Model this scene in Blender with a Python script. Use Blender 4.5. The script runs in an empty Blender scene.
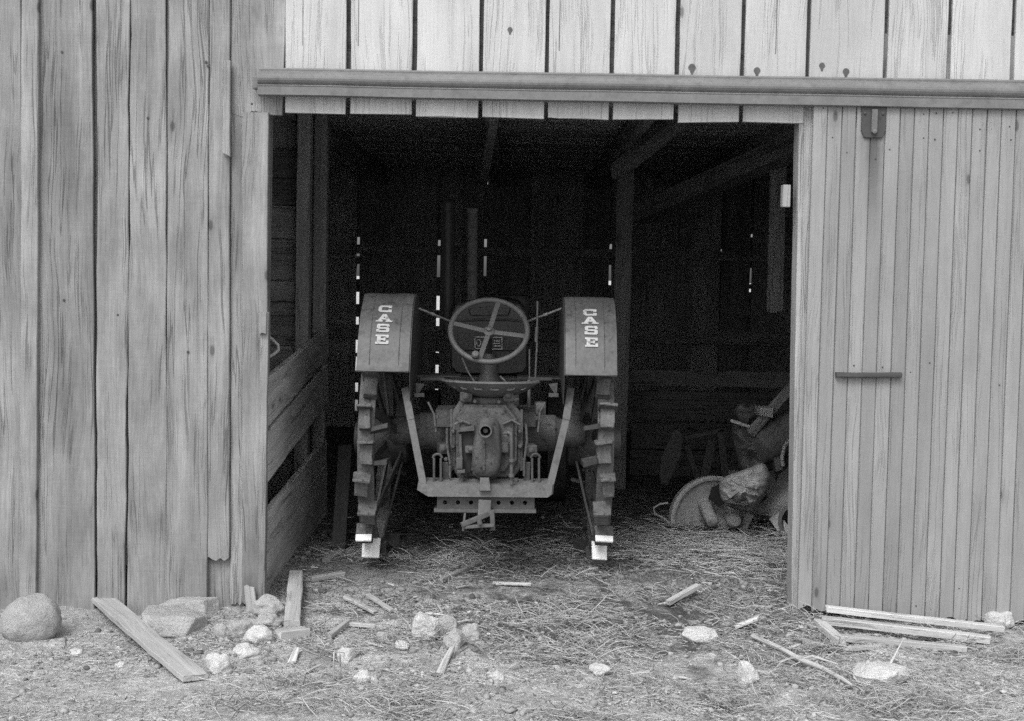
import bpy, bmesh, math, random
import numpy as np
from mathutils import Vector, Matrix, noise as mnoise

R = math.radians
V = Vector
rng = random.Random(11)
sc = bpy.context.scene
col = sc.collection

# ------------------------------------------------------------------ camera
FPX = 1365.0
CAM = V((0.0, -6.18, 1.48))
PITCH = math.atan((360.5 - 277.0) / FPX)
ROLL = 0.019
F_ = V((0, math.cos(PITCH), -math.sin(PITCH)))
R0 = V((1, 0, 0))
U0 = V((0, math.sin(PITCH), math.cos(PITCH)))
RT = R0 * math.cos(ROLL) + U0 * math.sin(ROLL)
UP = -R0 * math.sin(ROLL) + U0 * math.cos(ROLL)

cd = bpy.data.cameras.new('camera')
cd.sensor_fit = 'HORIZONTAL'
cd.sensor_width = 36.0
cd.lens = FPX / 1024.0 * 36.0
cd.clip_start = 0.05
cd.clip_end = 3000
cam = bpy.data.objects.new('camera', cd)
col.objects.link(cam)
m = Matrix((RT, UP, -F_)).transposed().to_4x4()
m.translation = CAM
cam.matrix_world = m
sc.camera = cam


def ray(px, py):
    return F_ + RT * ((px - 512.0) / FPX) + UP * ((360.5 - py) / FPX)


def P(px, py, Y):
    """Point seen at this pixel, at depth plane y = Y (y = 0 is the barn's front)."""
    d = ray(px, py)
    return CAM + d * ((Y - CAM.y) / d.y)


def sstep(a, b, x):
    t = min(1.0, max(0.0, (x - a) / (b - a)))
    return t * t * (3 - 2 * t)


def hz(x, y):
    """Ground height."""
    out = 1.0 - sstep(-0.15, 0.45, y)
    h = out * (-0.035 - 0.075 * sstep(0.9, 1.7, -x) - 0.035 * sstep(1.3, 1.9, x))
    near = 1.0 if abs(x) < 6 and -4 < y < 9 else 0.0
    if near:
        n = mnoise.noise(V((x * 1.3, y * 1.3, 3.1)))
        n2 = mnoise.noise(V((x * 4.1, y * 4.1, 7.7)))
        n3 = mnoise.noise(V((x * 11.0, y * 11.0, 1.7)))
        n4 = mnoise.noise(V((x * 29.0, y * 29.0, 5.7)))
        churn = math.exp(-(((x - 0.45) / 0.9) ** 2 + ((y + 0.35) / 0.55) ** 2))
        h += 0.012 * n + (0.013 + 0.024 * churn) * n2 + (0.010 + 0.014 * churn) * n3 + (0.0045 + 0.004 * churn) * n4
        h += 0.035 * churn
        # dirt banked up against the base of the left wall
        h += 0.03 * math.exp(-((x + 2.05) / 0.18) ** 2 - ((y + 0.02) / 0.10) ** 2)
    return h


def G(px, py):
    d = ray(px, py)
    z = 0.0
    p = None
    for _ in range(8):
        p = CAM + d * ((z - CAM.z) / d.z)
        z = hz(p.x, p.y)
    return V((p.x, p.y, z))


def proj(p):
    v = V(p) - CAM
    w = v.dot(F_)
    return 512 + FPX * v.dot(RT) / w, 360.5 - FPX * v.dot(UP) / w


# ------------------------------------------------------------------ materials
def new_mat(name):
    mt = bpy.data.materials.new(name)
    mt.use_nodes = True
    nt = mt.node_tree
    for n in list(nt.nodes):
        nt.nodes.remove(n)
    o = nt.nodes.new('ShaderNodeOutputMaterial')
    b = nt.nodes.new('ShaderNodeBsdfPrincipled')
    nt.links.new(b.outputs[0], o.inputs[0])
    return mt, nt, b


class NT:
    def __init__(s, nt):
        s.nt = nt

    def n(s, t, **kw):
        nd = s.nt.nodes.new(t)
        for k, v in kw.items():
            setattr(nd, k, v)
        return nd

    def link(s, a, b):
        s.nt.links.new(a, b)

    def val(s, sock, v):
        if hasattr(v, 'is_output') or hasattr(v, 'node'):
            s.link(v, sock)
        else:
            sock.default_value = v

    def math(s, op, a, b=0.0, c=0.0, clamp=False):
        nd = s.n('ShaderNodeMath', operation=op)
        nd.use_clamp = clamp
        s.val(nd.inputs[0], a)
        s.val(nd.inputs[1], b)
        if op in ('MULTIPLY_ADD', 'SMOOTH_MIN', 'COMPARE'):
            s.val(nd.inputs[2], c)
        return nd.outputs[0]

    def mapr(s, v, a, b, c, d):
        nd = s.n('ShaderNodeMapRange')
        nd.clamp = True
        s.val(nd.inputs[0], v)
        for i, q in enumerate((a, b, c, d)):
            nd.inputs[i + 1].default_value = q
        return nd.outputs[0]

    def mapping(s, v, scale, loc=(0, 0, 0)):
        nd = s.n('ShaderNodeMapping')
        s.link(v, nd.inputs[0])
        nd.inputs['Scale'].default_value = scale
        nd.inputs['Location'].default_value = loc
        return nd.outputs[0]

    def noise(s, v, scale=1.0, detail=4.0, rough=0.55, dist=0.0):
        nd = s.n('ShaderNodeTexNoise')
        s.link(v, nd.inputs['Vector'])
        nd.inputs['Scale'].default_value = scale
        nd.inputs['Detail'].default_value = detail
        nd.inputs['Roughness'].default_value = rough
        nd.inputs['Distortion'].default_value = dist
        return nd.outputs[0]

    def attr(s, name):
        nd = s.n('ShaderNodeAttribute')
        nd.attribute_name = name
        return nd

    def bump(s, h, dist, strength=1.0):
        nd = s.n('ShaderNodeBump')
        nd.inputs['Strength'].default_value = strength
        nd.inputs['Distance'].default_value = dist
        s.link(h, nd.inputs['Height'])
        return nd.outputs[0]

    def grey(s, v):
        nd = s.n('ShaderNodeCombineColor')
        for i in range(3):
            s.link(v, nd.inputs[i])
        return nd.outputs[0]


def wood_mat(name, base, contrast=1.0, knots=0.5, stain=0.5, rough=0.85, bump=0.003, streak=None):
    mt, nt, b = new_mat(name)
    k = NT(nt)
    gc = k.attr('gc').outputs['Vector']
    tone = k.attr('tone').outputs['Fac']
    warp = k.noise(k.mapping(gc, (3.0, 3.0, 1.2)), 1, 2, 0.5)
    wv = k.n('ShaderNodeVectorMath', operation='MULTIPLY_ADD')
    cx = k.n('ShaderNodeCombineXYZ')
    k.link(warp, cx.inputs[0])
    k.link(cx.outputs[0], wv.inputs[0])
    wv.inputs[1].default_value = (0.09, 0, 0)
    k.link(gc, wv.inputs[2])
    g2 = wv.outputs[0]
    fine = k.noise(k.mapping(g2, (170, 170, 4.5)), 1, 5, 0.6)
    fib = k.noise(k.mapping(g2, (420, 420, 22)), 1, 3, 0.6)
    mid = k.noise(k.mapping(g2, (26, 26, 1.0)), 1, 4, 0.55)
    blot = k.noise(k.mapping(gc, (4.0, 4.0, 1.6)), 1, 5, 0.62)
    crk = k.noise(k.mapping(g2, (75, 75, 1.3)), 1, 2, 0.45)
    rid = k.math('ABSOLUTE', k.math('SUBTRACT', k.noise(k.mapping(g2, (30, 30, 0.75)), 1, 3, 0.5), 0.5))
    rid2 = k.math('ABSOLUTE', k.math('SUBTRACT', k.noise(k.mapping(g2, (70, 70, 1.6), (3, 9, 4)), 1, 2, 0.5), 0.5))
    where = k.mapr(k.noise(k.mapping(gc, (9, 9, 0.9), (7, 1, 2)), 1, 2, 0.5), 0.51, 0.6, 0.0, 1.0)
    where2 = k.mapr(k.noise(k.mapping(gc, (14, 14, 1.8), (1, 5, 2)), 1, 2, 0.5), 0.53, 0.62, 0.0, 0.8)
    crack = k.math('MAXIMUM', k.math('MULTIPLY', k.mapr(rid, 0.006, 0.02, 1.0, 0.0), where), k.math('MULTIPLY', k.mapr(rid2, 0.008, 0.03, 1.0, 0.0), where2))
    crack = k.math('MAXIMUM', crack, k.math('MULTIPLY', k.mapr(crk, 0.70, 0.73, 0.0, 1.0), 0.8))
    # saw marks across the grain
    saw = k.noise(k.mapping(gc, (4, 4, 210)), 1, 2, 0.5)
    # knots
    sep = k.n('ShaderNodeSeparateXYZ')
    k.link(gc, sep.inputs[0])
    c2 = k.n('ShaderNodeCombineXYZ')
    k.link(sep.outputs[0], c2.inputs[0])
    k.link(sep.outputs[2], c2.inputs[1])
    vo = k.n('ShaderNodeTexVoronoi')
    vo.voronoi_dimensions = '2D'
    k.link(k.mapping(c2.outputs[0], (5.0, 2.2, 1)), vo.inputs['Vector'])
    vo.inputs['Scale'].default_value = 1.0
    kc = k.n('ShaderNodeSeparateColor')
    k.link(vo.outputs['Color'], kc.inputs[0])
    sel = k.math('GREATER_THAN', kc.outputs[0], 1.0 - knots * 0.5)
    kd = k.mapr(k.math('ADD', vo.outputs['Distance'], k.math('MULTIPLY', k.math('SUBTRACT', mid, 0.5), 0.05)), 0.035, 0.065, 1.0, 0.0)
    knot = k.math('MULTIPLY', sel, kd)
    v = k.math('MULTIPLY_ADD', k.math('SUBTRACT', fine, 0.5), 0.75 * contrast, 1.0)
    v = k.math('MULTIPLY', v, k.math('MULTIPLY_ADD', k.math('SUBTRACT', fib, 0.5), 0.55 * contrast, 1.0))
    v = k.math('MULTIPLY', v, k.math('MULTIPLY_ADD', k.math('SUBTRACT', mid, 0.5), 0.8 * contrast, 1.0))
    v = k.math('MULTIPLY', v, k.math('MULTIPLY_ADD', k.math('SUBTRACT', blot, 0.5), 1.2 * stain, 1.0))
    v = k.math('MULTIPLY', v, k.math('MULTIPLY_ADD', k.math('SUBTRACT', saw, 0.5), 0.22 * contrast, 1.0))
    v = k.math('MULTIPLY', v, k.math('MULTIPLY_ADD', crack, -0.48 * min(1.1, contrast), 1.0))
    ring = k.mapr(vo.outputs['Distance'], 0.05, 0.2, 1.0, 0.0)
    v = k.math('MULTIPLY', v, k.math('MULTIPLY_ADD', k.math('MULTIPLY', ring, sel), -0.18, 1.0))
    v = k.math('MULTIPLY', v, k.math('MULTIPLY_ADD', knot, -0.5, 1.0))
    if streak:
        # a rust/soot run below a fitting: x0, x1, z top, z bottom in object space
        tc = k.n('ShaderNodeTexCoord').outputs['Object']
        sp = k.n('ShaderNodeSeparateXYZ')
        k.link(tc, sp.inputs[0])
        wob = k.noise(k.mapping(tc, (3, 1, 9)), 1, 3, 0.6)
        for (x0, z1, z0, w, dark, drift) in streak:
            xx = k.math('SUBTRACT', sp.outputs[0], x0)
            dz = k.math('SUBTRACT', sp.outputs[2], z1)
            xx = k.math('ADD', xx, k.math('MULTIPLY', dz, drift))
            xx = k.math('ADD', xx, k.math('MULTIPLY', k.math('SUBTRACT', wob, 0.5), 0.03))
            mk = k.mapr(k.math('ABSOLUTE', xx), w * 0.35, w, 1.0, 0.0)
            fall = k.mapr(sp.outputs[2], z0, z1, 0.0, 1.0)
            top = k.mapr(sp.outputs[2], z1, z1 + 0.02, 1.0, 0.0)
            mk = k.math('MULTIPLY', k.math('MULTIPLY', mk, fall), top)
            v = k.math('MULTIPLY', v, k.math('MULTIPLY_ADD', mk, -dark, 1.0))
    v = k.math('MULTIPLY', v, tone)
    v = k.math('MULTIPLY', v, base)
    k.link(k.grey(v), b.inputs['Base Color'])
    b.inputs['Roughness'].default_value = rough
    b.inputs['Specular IOR Level'].default_value = 0.2
    hgt = k.math('ADD', k.math('MULTIPLY', fine, 0.5), k.math('MULTIPLY', mid, 0.6))
    hgt = k.math('SUBTRACT', hgt, k.math('MULTIPLY', crack, 0.9))
    hgt = k.math('ADD', hgt, k.math('MULTIPLY', fib, 0.25))
    k.link(k.bump(hgt, bump, 0.8), b.inputs['Normal'])
    return mt


def metal_mat(name, base, var=0.5, rough=0.55, metallic=0.0, scale=1.0, bump=0.0015, spots=0.3, spec=0.4, runs=0.0):
    mt, nt, b = new_mat(name)
    k = NT(nt)
    tc = k.n('ShaderNodeTexCoord').outputs['Object']
    n1 = k.noise(k.mapping(tc, (9 * scale,) * 3), 1, 6, 0.65)
    n2 = k.noise(k.mapping(tc, (60 * scale,) * 3), 1, 4, 0.6)
    n3 = k.noise(k.mapping(tc, (220 * scale,) * 3), 1, 2, 0.5)
    sp = k.mapr(k.noise(k.mapping(tc, (28 * scale,) * 3, (4, 2, 8)), 1, 3, 0.5), 0.58, 0.68, 0.0, 1.0)
    v = k.math('MULTIPLY_ADD', k.math('SUBTRACT', n1, 0.5), 1.5 * var, 1.0)
    v = k.math('MULTIPLY', v, k.math('MULTIPLY_ADD', k.math('SUBTRACT', n2, 0.5), 1.0 * var, 1.0))
    v = k.math('MULTIPLY', v, k.math('MULTIPLY_ADD', k.math('SUBTRACT', n3, 0.5), 0.6 * var, 1.0))
    v = k.math('MULTIPLY', v, k.math('MULTIPLY_ADD', sp, -spots, 1.0))
    if runs:
        rn = k.noise(k.mapping(tc, (70, 70, 2.5)), 1, 3, 0.5)
        v = k.math('MULTIPLY', v, k.math('MULTIPLY_ADD', k.math('SUBTRACT', rn, 0.5), runs, 1.0))
    v = k.math('MULTIPLY', v, base)
    k.link(k.grey(v), b.inputs['Base Color'])
    b.inputs['Metallic'].default_value = metallic
    k.link(k.math('MULTIPLY_ADD', n1, 0.3, rough - 0.15), b.inputs['Roughness'])
    b.inputs['Specular IOR Level'].default_value = spec
    k.link(k.bump(k.math('ADD', n2, k.math('MULTIPLY', n3, 0.5)), bump, 0.7), b.inputs['Normal'])
    return mt


def stone_mat(name, base):
    mt, nt, b = new_mat(name)
    k = NT(nt)
    tc = k.n('ShaderNodeTexCoord').outputs['Object']
    n1 = k.noise(k.mapping(tc, (7, 7, 7)), 1, 6, 0.65)
    n2 = k.noise(k.mapping(tc, (45, 45, 45)), 1, 5, 0.65)
    n3 = k.noise(k.mapping(tc, (190, 190, 190)), 1, 2, 0.5)
    v = k.math('MULTIPLY_ADD', k.math('SUBTRACT', n1, 0.5), 0.9, 1.0)
    v = k.math('MULTIPLY', v, k.math('MULTIPLY_ADD', k.math('SUBTRACT', n2, 0.5), 0.5, 1.0))
    v = k.math('MULTIPLY', v, k.math('MULTIPLY_ADD', k.math('SUBTRACT', n3, 0.5), 0.3, 1.0))
    v = k.math('MULTIPLY', v, base)
    k.link(k.grey(v), b.inputs['Base Color'])
    b.inputs['Roughness'].default_value = 0.9
    b.inputs['Specular IOR Level'].default_value = 0.2
    k.link(k.bump(k.math('ADD', n2, k.math('MULTIPLY', n3, 0.3)), 0.012, 1.0), b.inputs['Normal'])
    return mt


def ground_mat():
    mt, nt, b = new_mat('ground')
    k = NT(nt)
    geo = k.n('ShaderNodeNewGeometry').outputs['Position']
    sp = k.n('ShaderNodeSeparateXYZ')
    k.link(geo, sp.inputs[0])
    n0 = k.noise(k.mapping(geo, (1.1, 1.1, 1.1)), 1, 5, 0.6)
    n1 = k.noise(k.mapping(geo, (6, 6, 6)), 1, 6, 0.65)
    n2 = k.noise(k.mapping(geo, (45, 45, 45)), 1, 6, 0.7)
    n3 = k.noise(k.mapping(geo, (170, 110, 110)), 1, 4, 0.7)
    vo = k.n('ShaderNodeTexVoronoi')
    k.link(k.mapping(geo, (34, 34, 34)), vo.inputs['Vector'])
    vo.inputs['Scale'].default_value = 1.0
    peb = k.mapr(vo.outputs['Distance'], 0.1, 0.34, 1.0, 0.0)
    # dry litter outside, dark trodden dung and earth inside
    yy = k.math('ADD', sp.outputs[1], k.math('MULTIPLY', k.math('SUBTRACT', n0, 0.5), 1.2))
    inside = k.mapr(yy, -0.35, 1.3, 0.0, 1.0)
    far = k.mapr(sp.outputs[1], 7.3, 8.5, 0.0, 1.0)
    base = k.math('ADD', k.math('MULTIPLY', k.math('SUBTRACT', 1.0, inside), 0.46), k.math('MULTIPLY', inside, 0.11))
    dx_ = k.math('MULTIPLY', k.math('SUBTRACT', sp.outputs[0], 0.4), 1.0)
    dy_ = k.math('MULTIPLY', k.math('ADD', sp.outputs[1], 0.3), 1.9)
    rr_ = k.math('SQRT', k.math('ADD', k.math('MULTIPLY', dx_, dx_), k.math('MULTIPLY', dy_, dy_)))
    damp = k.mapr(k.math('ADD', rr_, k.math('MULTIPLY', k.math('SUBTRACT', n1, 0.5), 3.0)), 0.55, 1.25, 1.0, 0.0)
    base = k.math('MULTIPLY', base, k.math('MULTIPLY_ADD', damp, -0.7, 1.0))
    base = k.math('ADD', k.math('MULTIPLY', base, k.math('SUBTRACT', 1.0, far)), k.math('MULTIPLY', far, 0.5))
    v = k.math('MULTIPLY_ADD', k.math('SUBTRACT', n1, 0.5), 1.5, 1.0)
    v = k.math('MULTIPLY', v, k.math('MULTIPLY_ADD', k.math('SUBTRACT', n2, 0.5), 1.7, 1.0))
    v = k.math('MULTIPLY', v, k.math('MULTIPLY_ADD', k.math('SUBTRACT', n3, 0.5), 1.1, 1.0))
    v = k.math('MULTIPLY', v, k.math('MULTIPLY_ADD', peb, 0.25, 0.95))
    v = k.math('MAXIMUM', k.math('MULTIPLY', v, base), 0.02)
    k.link(k.grey(v), b.inputs['Base Color'])
    b.inputs['Roughness'].default_value = 0.95
    b.inputs['Specular IOR Level'].default_value = 0.1
    h = k.math('ADD', k.math('MULTIPLY', n2, 1.0), k.math('MULTIPLY', n3, 0.35))
    h = k.math('ADD', h, k.math('MULTIPLY', peb, 0.25))
    k.link(k.bump(h, 0.02, 0.9), b.inputs['Normal'])
    return mt


def tone_mat(name, base, rough=0.9):
    mt, nt, b = new_mat(name)
    k = NT(nt)
    tone = k.attr('tone').outputs['Fac']
    tc = k.n('ShaderNodeNewGeometry').outputs['Position']
    n1 = k.noise(k.mapping(tc, (80, 80, 80)), 1, 3, 0.6)
    v = k.math('MULTIPLY', tone, k.math('MULTIPLY_ADD', k.math('SUBTRACT', n1, 0.5), 0.7, 1.0))
    v = k.math('MULTIPLY', v, base)
    k.link(k.grey(v), b.inputs['Base Color'])
    b.inputs['Roughness'].default_value = rough
    b.inputs['Specular IOR Level'].default_value = 0.15
    return mt


M = {}
M['siding'] = wood_mat('weathered_siding', 0.245, 0.95, 0.45, 1.5)
M['header'] = wood_mat('pale_header_boards', 0.47, 0.4, 0.3, 0.5)
M['door'] = None   # made once the door's place is known
M['inner'] = wood_mat('dark_inside_wood', 0.26, 1.0, 0.3, 0.8)
M['beam'] = wood_mat('hewn_beam', 0.27, 1.0, 0.3, 0.8)
M['loft'] = wood_mat('haze_paled_loft_boards', 0.46, 0.8, 0.3, 0.6)  # ceiling boards made paler to carry the haze veil in their colour
M['brace'] = wood_mat('brace_timber', 0.3, 0.9, 0.3, 0.6)
M['stall'] = wood_mat('worn_stall_boards', 0.46, 1.0, 0.4, 0.9)
M['jamb'] = wood_mat('jamb_wood', 0.34, 0.8, 0.2, 0.5)
M['plank'] = wood_mat('bleached_plank', 0.5, 0.9, 0.3, 0.7)
M['darkplank'] = wood_mat('dirty_plank', 0.2, 1.0, 0.3, 0.9)
M['handle'] = wood_mat('dark_handle_wood', 0.075, 1.0, 0.2, 0.8)
M['track'] = metal_mat('galvanised_track', 0.165, 0.5, 0.6, 0.0, 0.7, 0.001, 0.15)
M['rust'] = metal_mat('rusty_iron', 0.17, 0.6, 0.75, 0.0, 1.2, 0.002, 0.4, 0.2)
M['black'] = metal_mat('hollow_shade_black', 0.03, 0.5, 0.7, 0.0, 1.0, 0.001, 0.3, 0.2)  # near-black that paints the shade inside bore, recess and opening
M['nail'] = metal_mat('nail_head', 0.06, 0.3, 0.7)
M['knot'] = metal_mat('dark_knot', 0.12, 0.6, 0.9, 0, 3, 0.001, 0.4, 0.1)
M['fender'] = metal_mat('dull_fender_paint', 0.085, 0.75, 0.5, 0.0, 1.0, 0.0012, 0.4, 0.45, 0.7)
M['cast'] = metal_mat('dusty_casting', 0.085, 0.95, 0.62, 0.0, 1.3, 0.005, 0.55, 0.35)
M['castdark'] = metal_mat('oily_casting', 0.06, 0.9, 0.55, 0.0, 1.3, 0.003, 0.35, 0.4)
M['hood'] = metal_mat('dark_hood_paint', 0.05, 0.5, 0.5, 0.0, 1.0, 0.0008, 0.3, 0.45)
M['plate'] = metal_mat('dusty_plate', 0.145, 0.8, 0.7, 0.0, 1.2, 0.002, 0.3, 0.3)
M['bar'] = metal_mat('flat_bar_iron', 0.1, 0.8, 0.6, 0.0, 1.2, 0.0015, 0.3, 0.4)
M['wheelpaint'] = metal_mat('steering_rim_paint', 0.13, 0.4, 0.5, 0.0, 1.2, 0.0008, 0.25, 0.45)
M['lug'] = metal_mat('mud_caked_lug', 0.125, 0.9, 0.85, 0.0, 1.5, 0.005, 0.5, 0.2)
M['lugclean_lit'] = metal_mat('scoured_lit_lug', 0.9, 0.2, 0.5, 0.0, 1.5, 0.001, 0.1, 0.6)  # scoured steel plus sky light caught by the lowest lugs, put in the colour
M['white'] = metal_mat('white_lettering', 0.42, 0.6, 0.6, 0.0, 1.5, 0.0005, 0.55, 0.4)
M['sack'] = metal_mat('crumpled_cloth', 0.36, 0.5, 0.95, 0.0, 1.2, 0.004, 0.2, 0.1)
M['disc'] = metal_mat('dusty_disc', 0.4, 0.5, 0.8, 0.0, 1.0, 0.002, 0.3, 0.2)
M['stone'] = stone_mat('field_stone', 0.38)
M['stonepale'] = stone_mat('pale_stone', 0.55)
M['stonedark'] = stone_mat('grey_boulder', 0.36)  # plain mid-grey stone tone of the boulder
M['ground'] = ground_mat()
M['straw'] = tone_mat('straw', 0.44)
M['chips'] = tone_mat('chips', 0.42)
M['roof'] = metal_mat('roof_shingle', 0.12, 0.5, 0.9)


# ------------------------------------------------------------------ mesh builder
ORG = {}   # object -> world position of its origin


class MB:
    def __init__(s):
        s.v = []
        s.f = []
        s.gc = []
        s.tone = []
        s.sm = []
        s.mi = []

    def add(s, verts, faces, gc=None, tone=1.0, smooth=False, mi=0):
        o = len(s.v)
        s.v += [tuple(q) for q in verts]
        s.f += [tuple(i + o for i in q) for q in faces]
        if gc is None:
            r = V((rng.uniform(0, 50), rng.uniform(0, 50), rng.uniform(0, 50)))
            gc = [V(q) + r for q in verts]
        s.gc += [tuple(q) for q in gc]
        s.tone += list(tone) if hasattr(tone, '__len__') else [tone] * len(verts)
        s.sm += [smooth] * len(faces)
        s.mi += [mi] * len(faces)
        return s

    def obox(s, c, ax, ay, az, tone=1.0, bev=0.0, mi=0):
        """box by centre and three half-axis vectors, edges chamfered by bev"""
        bm = bmesh.new()
        bmesh.ops.create_cube(bm, size=2.0)
        if bev > 0:
            l = [ax.length, ay.length, az.length]
            for q in bm.verts:
                q.co = V((q.co.x * l[0], q.co.y * l[1], q.co.z * l[2]))
            bmesh.ops.bevel(bm, geom=list(bm.edges), offset=bev, segments=2, profile=0.6, affect='EDGES')
            for q in bm.verts:
                q.co = V((q.co.x / l[0], q.co.y / l[1], q.co.z / l[2]))
        bm.verts.index_update()
        vs = [c + ax * q.co.x + ay * q.co.y + az * q.co.z for q in bm.verts]
        L = max((ax, ay, az), key=lambda q: q.length)
        oth = [q for q in (ax, ay, az) if q is not L]
        rr = V((rng.uniform(0, 60), rng.uniform(0, 60), rng.uniform(0, 60)))
        gcs = []
        for q in bm.verts:
            w = V(vs[q.index]) - c
            gcs.append(V((w.dot(oth[0].normalized()), w.dot(oth[1].normalized()), w.dot(L.normalized()))) + rr)
        s.add(vs, [[q.index for q in f.verts] for f in bm.faces], gcs, tone, False, mi)
        bm.free()
        return s

    def box(s, c, size, bev=0.0, tone=1.0, mi=0, rz=0.0, rx=0.0, ry=0.0):
        mt = Matrix.Rotation(rz, 3, 'Z') @ Matrix.Rotation(ry, 3, 'Y') @ Matrix.Rotation(rx, 3, 'X')
        return s.obox(V(c), mt @ V((size[0] / 2, 0, 0)), mt @ V((0, size[1] / 2, 0)), mt @ V((0, 0, size[2] / 2)), tone, bev, mi)

    def bar(s, a, b, w, t, up=V((0, 0, 1)), bev=0.0, tone=1.0, mi=0):
        """flat bar from a to b: w across (seen), t along 'up'-normal"""
        a, b = V(a), V(b)
        d = (b - a)
        dn = d.normalized()
        x = dn.cross(up)
        if x.length < 1e-5:
            x = dn.cross(V((1, 0, 0)))
        x.normalize()
        y = x.cross(dn).normalized()
        return s.obox((a + b) / 2, x * w / 2, y * t / 2, d / 2, tone, bev, mi)

    def tube(s, pts, r, n=10, tone=1.0, mi=0, cap=True, closed=False):
        pts = [V(q) for q in pts]
        m_ = len(pts)
        rs = r if hasattr(r, '__len__') else [r] * m_
        vs, fs, gcs = [], [], []
        prev = None
        ln = 0.0
        rr = V((rng.uniform(0, 60), rng.uniform(0, 60), rng.uniform(0, 60)))
        for i, p in enumerate(pts):
            if closed:
                t = pts[(i + 1) % m_] - pts[i - 1]
            else:
                t = pts[min(i + 1, m_ - 1)] - pts[max(i - 1, 0)]
            t.normalize()
            if prev is None:
                x = t.orthogonal().normalized()
            else:
                x = prev - t * prev.dot(t)
                x.normalize()
            prev = x
            y = t.cross(x)
            if i:
                ln += (pts[i] - pts[i - 1]).length
            for j in range(n):
                a = 2 * math.pi * j / n
                vs.append(p + (x * math.cos(a) + y * math.sin(a)) * rs[i])
                gcs.append(V((math.cos(a) * rs[i], math.sin(a) * rs[i], ln)) + rr)
        rings = m_ if closed else m_ - 1
        for i in range(rings):
            i2 = (i + 1) % m_
            for j in range(n):
                fs.append((i * n + j, i * n + (j + 1) % n, i2 * n + (j + 1) % n, i2 * n + j))
        s.add(vs, fs, gcs, tone, True, mi)
        if cap and not closed:
            s.add(vs[:n], [tuple(range(n))[::-1]], gcs[:n], tone, False, mi)
            s.add(vs[-n:], [tuple(range(n))], gcs[-n:], tone, False, mi)
        return s

    def lathe(s, o, axis, prof, n=32, tone=1.0, mi=0, smooth=True):
        """prof: list of (distance along axis, radius)"""
        o = V(o)
        a = V(axis).normalized()
        x = a.orthogonal().normalized()
        y = a.cross(x)
        vs, fs = [], []
        for (h, r) in prof:
            for j in range(n):
                t = 2 * math.pi * j / n
                vs.append(o + a * h + (x * math.cos(t) + y * math.sin(t)) * max(r, 1e-4))
        for i in range(len(prof) - 1):
            for j in range(n):
                fs.append((i * n + j, i * n + (j + 1) % n, (i + 1) * n + (j + 1) % n, (i + 1) * n + j))
        return s.add(vs, fs, None, tone, smooth, mi)

    def prism(s, poly, d, steps=((0, 1.0), (1, 1.0)), tone=1.0, mi=0, smooth=False, capb=True):
        """poly: world points of an outline; extruded along vector d; steps of (fraction, scale about the centre)"""
        poly = [V(q) for q in poly]
        c = sum(poly, V((0, 0, 0))) / len(poly)
        n = len(poly)
        vs, fs = [], []
        for (f, k_) in steps:
            for q in poly:
                vs.append(c + (q - c) * k_ + V(d) * f)
        for i in range(len(steps) - 1):
            for j in range(n):
                fs.append((i * n + j, i * n + (j + 1) % n, (i + 1) * n + (j + 1) % n, (i + 1) * n + j))
        s.add(vs, fs, None, tone, smooth, mi)
        s.add(vs[-n:], [tuple(range(n))], None, tone, False, mi)
        if capb:
            s.add(vs[:n], [tuple(range(n))[::-1]], None, tone, False, mi)
        return s

    def plank(s, A, B, w, t, nrm, w2=None, nx=5, ns=24, wob=0.003, rag=0.012, rag2=0.0, bow=0.0, cup=0.0, tone=1.0, mi=0, ch=0.003, seed=None, el=None, er=None):
        """a sawn board: front face through A..B with normal nrm, thickness t going back"""
        A, B = V(A), V(B)
        nrm = V(nrm).normalized()
        d = B - A
        L = d.length
        v = d / L
        u = v.cross(nrm).normalized()
        w2 = w if w2 is None else w2
        sd = rng.uniform(0, 900) if seed is None else seed
        rr = V((rng.uniform(0, 70), rng.uniform(0, 70), rng.uniform(0, 70)))
        nz = lambda q, f: mnoise.noise(V((sd + f * 13.7, q, f * 3.3)))
        vs, gcs, fs = [], [], []
        cols = nx + 1
        n = cols + 2 + 2   # front columns, 2 chamfer points, 2 back points
        for i in range(ns + 1):
            q = i / ns
            ww = w * (1 - q) + w2 * q
            l = -ww / 2 + wob * (nz(q * L * 3, 1) + 0.6 * nz(q * L * 11, 2))
            r = ww / 2 + wob * (nz(q * L * 3, 3) + 0.6 * nz(q * L * 11, 4))
            if el:
                l += el(q)
            if er:
                r += er(q)
            bz = bow * math.sin(math.pi * q) + wob * 1.2 * nz(q * L * 1.2, 5)

            def pt(a, dep, edge=False):
                al = q * L
                if i == 0 and rag:
                    al += rag * (nz(a * 40, 6) + 0.5 * nz(a * 110, 8))
                if i == ns and rag2:
                    al -= rag2 * (nz(a * 40, 7) + 0.5 * nz(a * 110, 9))
                cz = cup * (1 - (2 * a / max(ww, 1e-3)) ** 2)
                vs.append(A + v * al + u * a + nrm * (bz + cz - dep))
                gcs.append(V((a, dep, al)) + rr)
            pt(l, ch)
            for j in range(cols):
                pt(l + ch + (r - l - 2 * ch) * j / nx, 0.0)
            pt(r, ch)
            pt(r, t)
            pt(l, t)
        for i in range(ns):
            for j in range(n):
                fs.append((i * n + j, i * n + (j + 1) % n, (i + 1) * n + (j + 1) % n, (i + 1) * n + j))
        fs.append(tuple(range(n))[::-1])
        fs.append(tuple(range(ns * n, ns * n + n)))
        return s.add(vs, fs, gcs, tone, False, mi)

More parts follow.
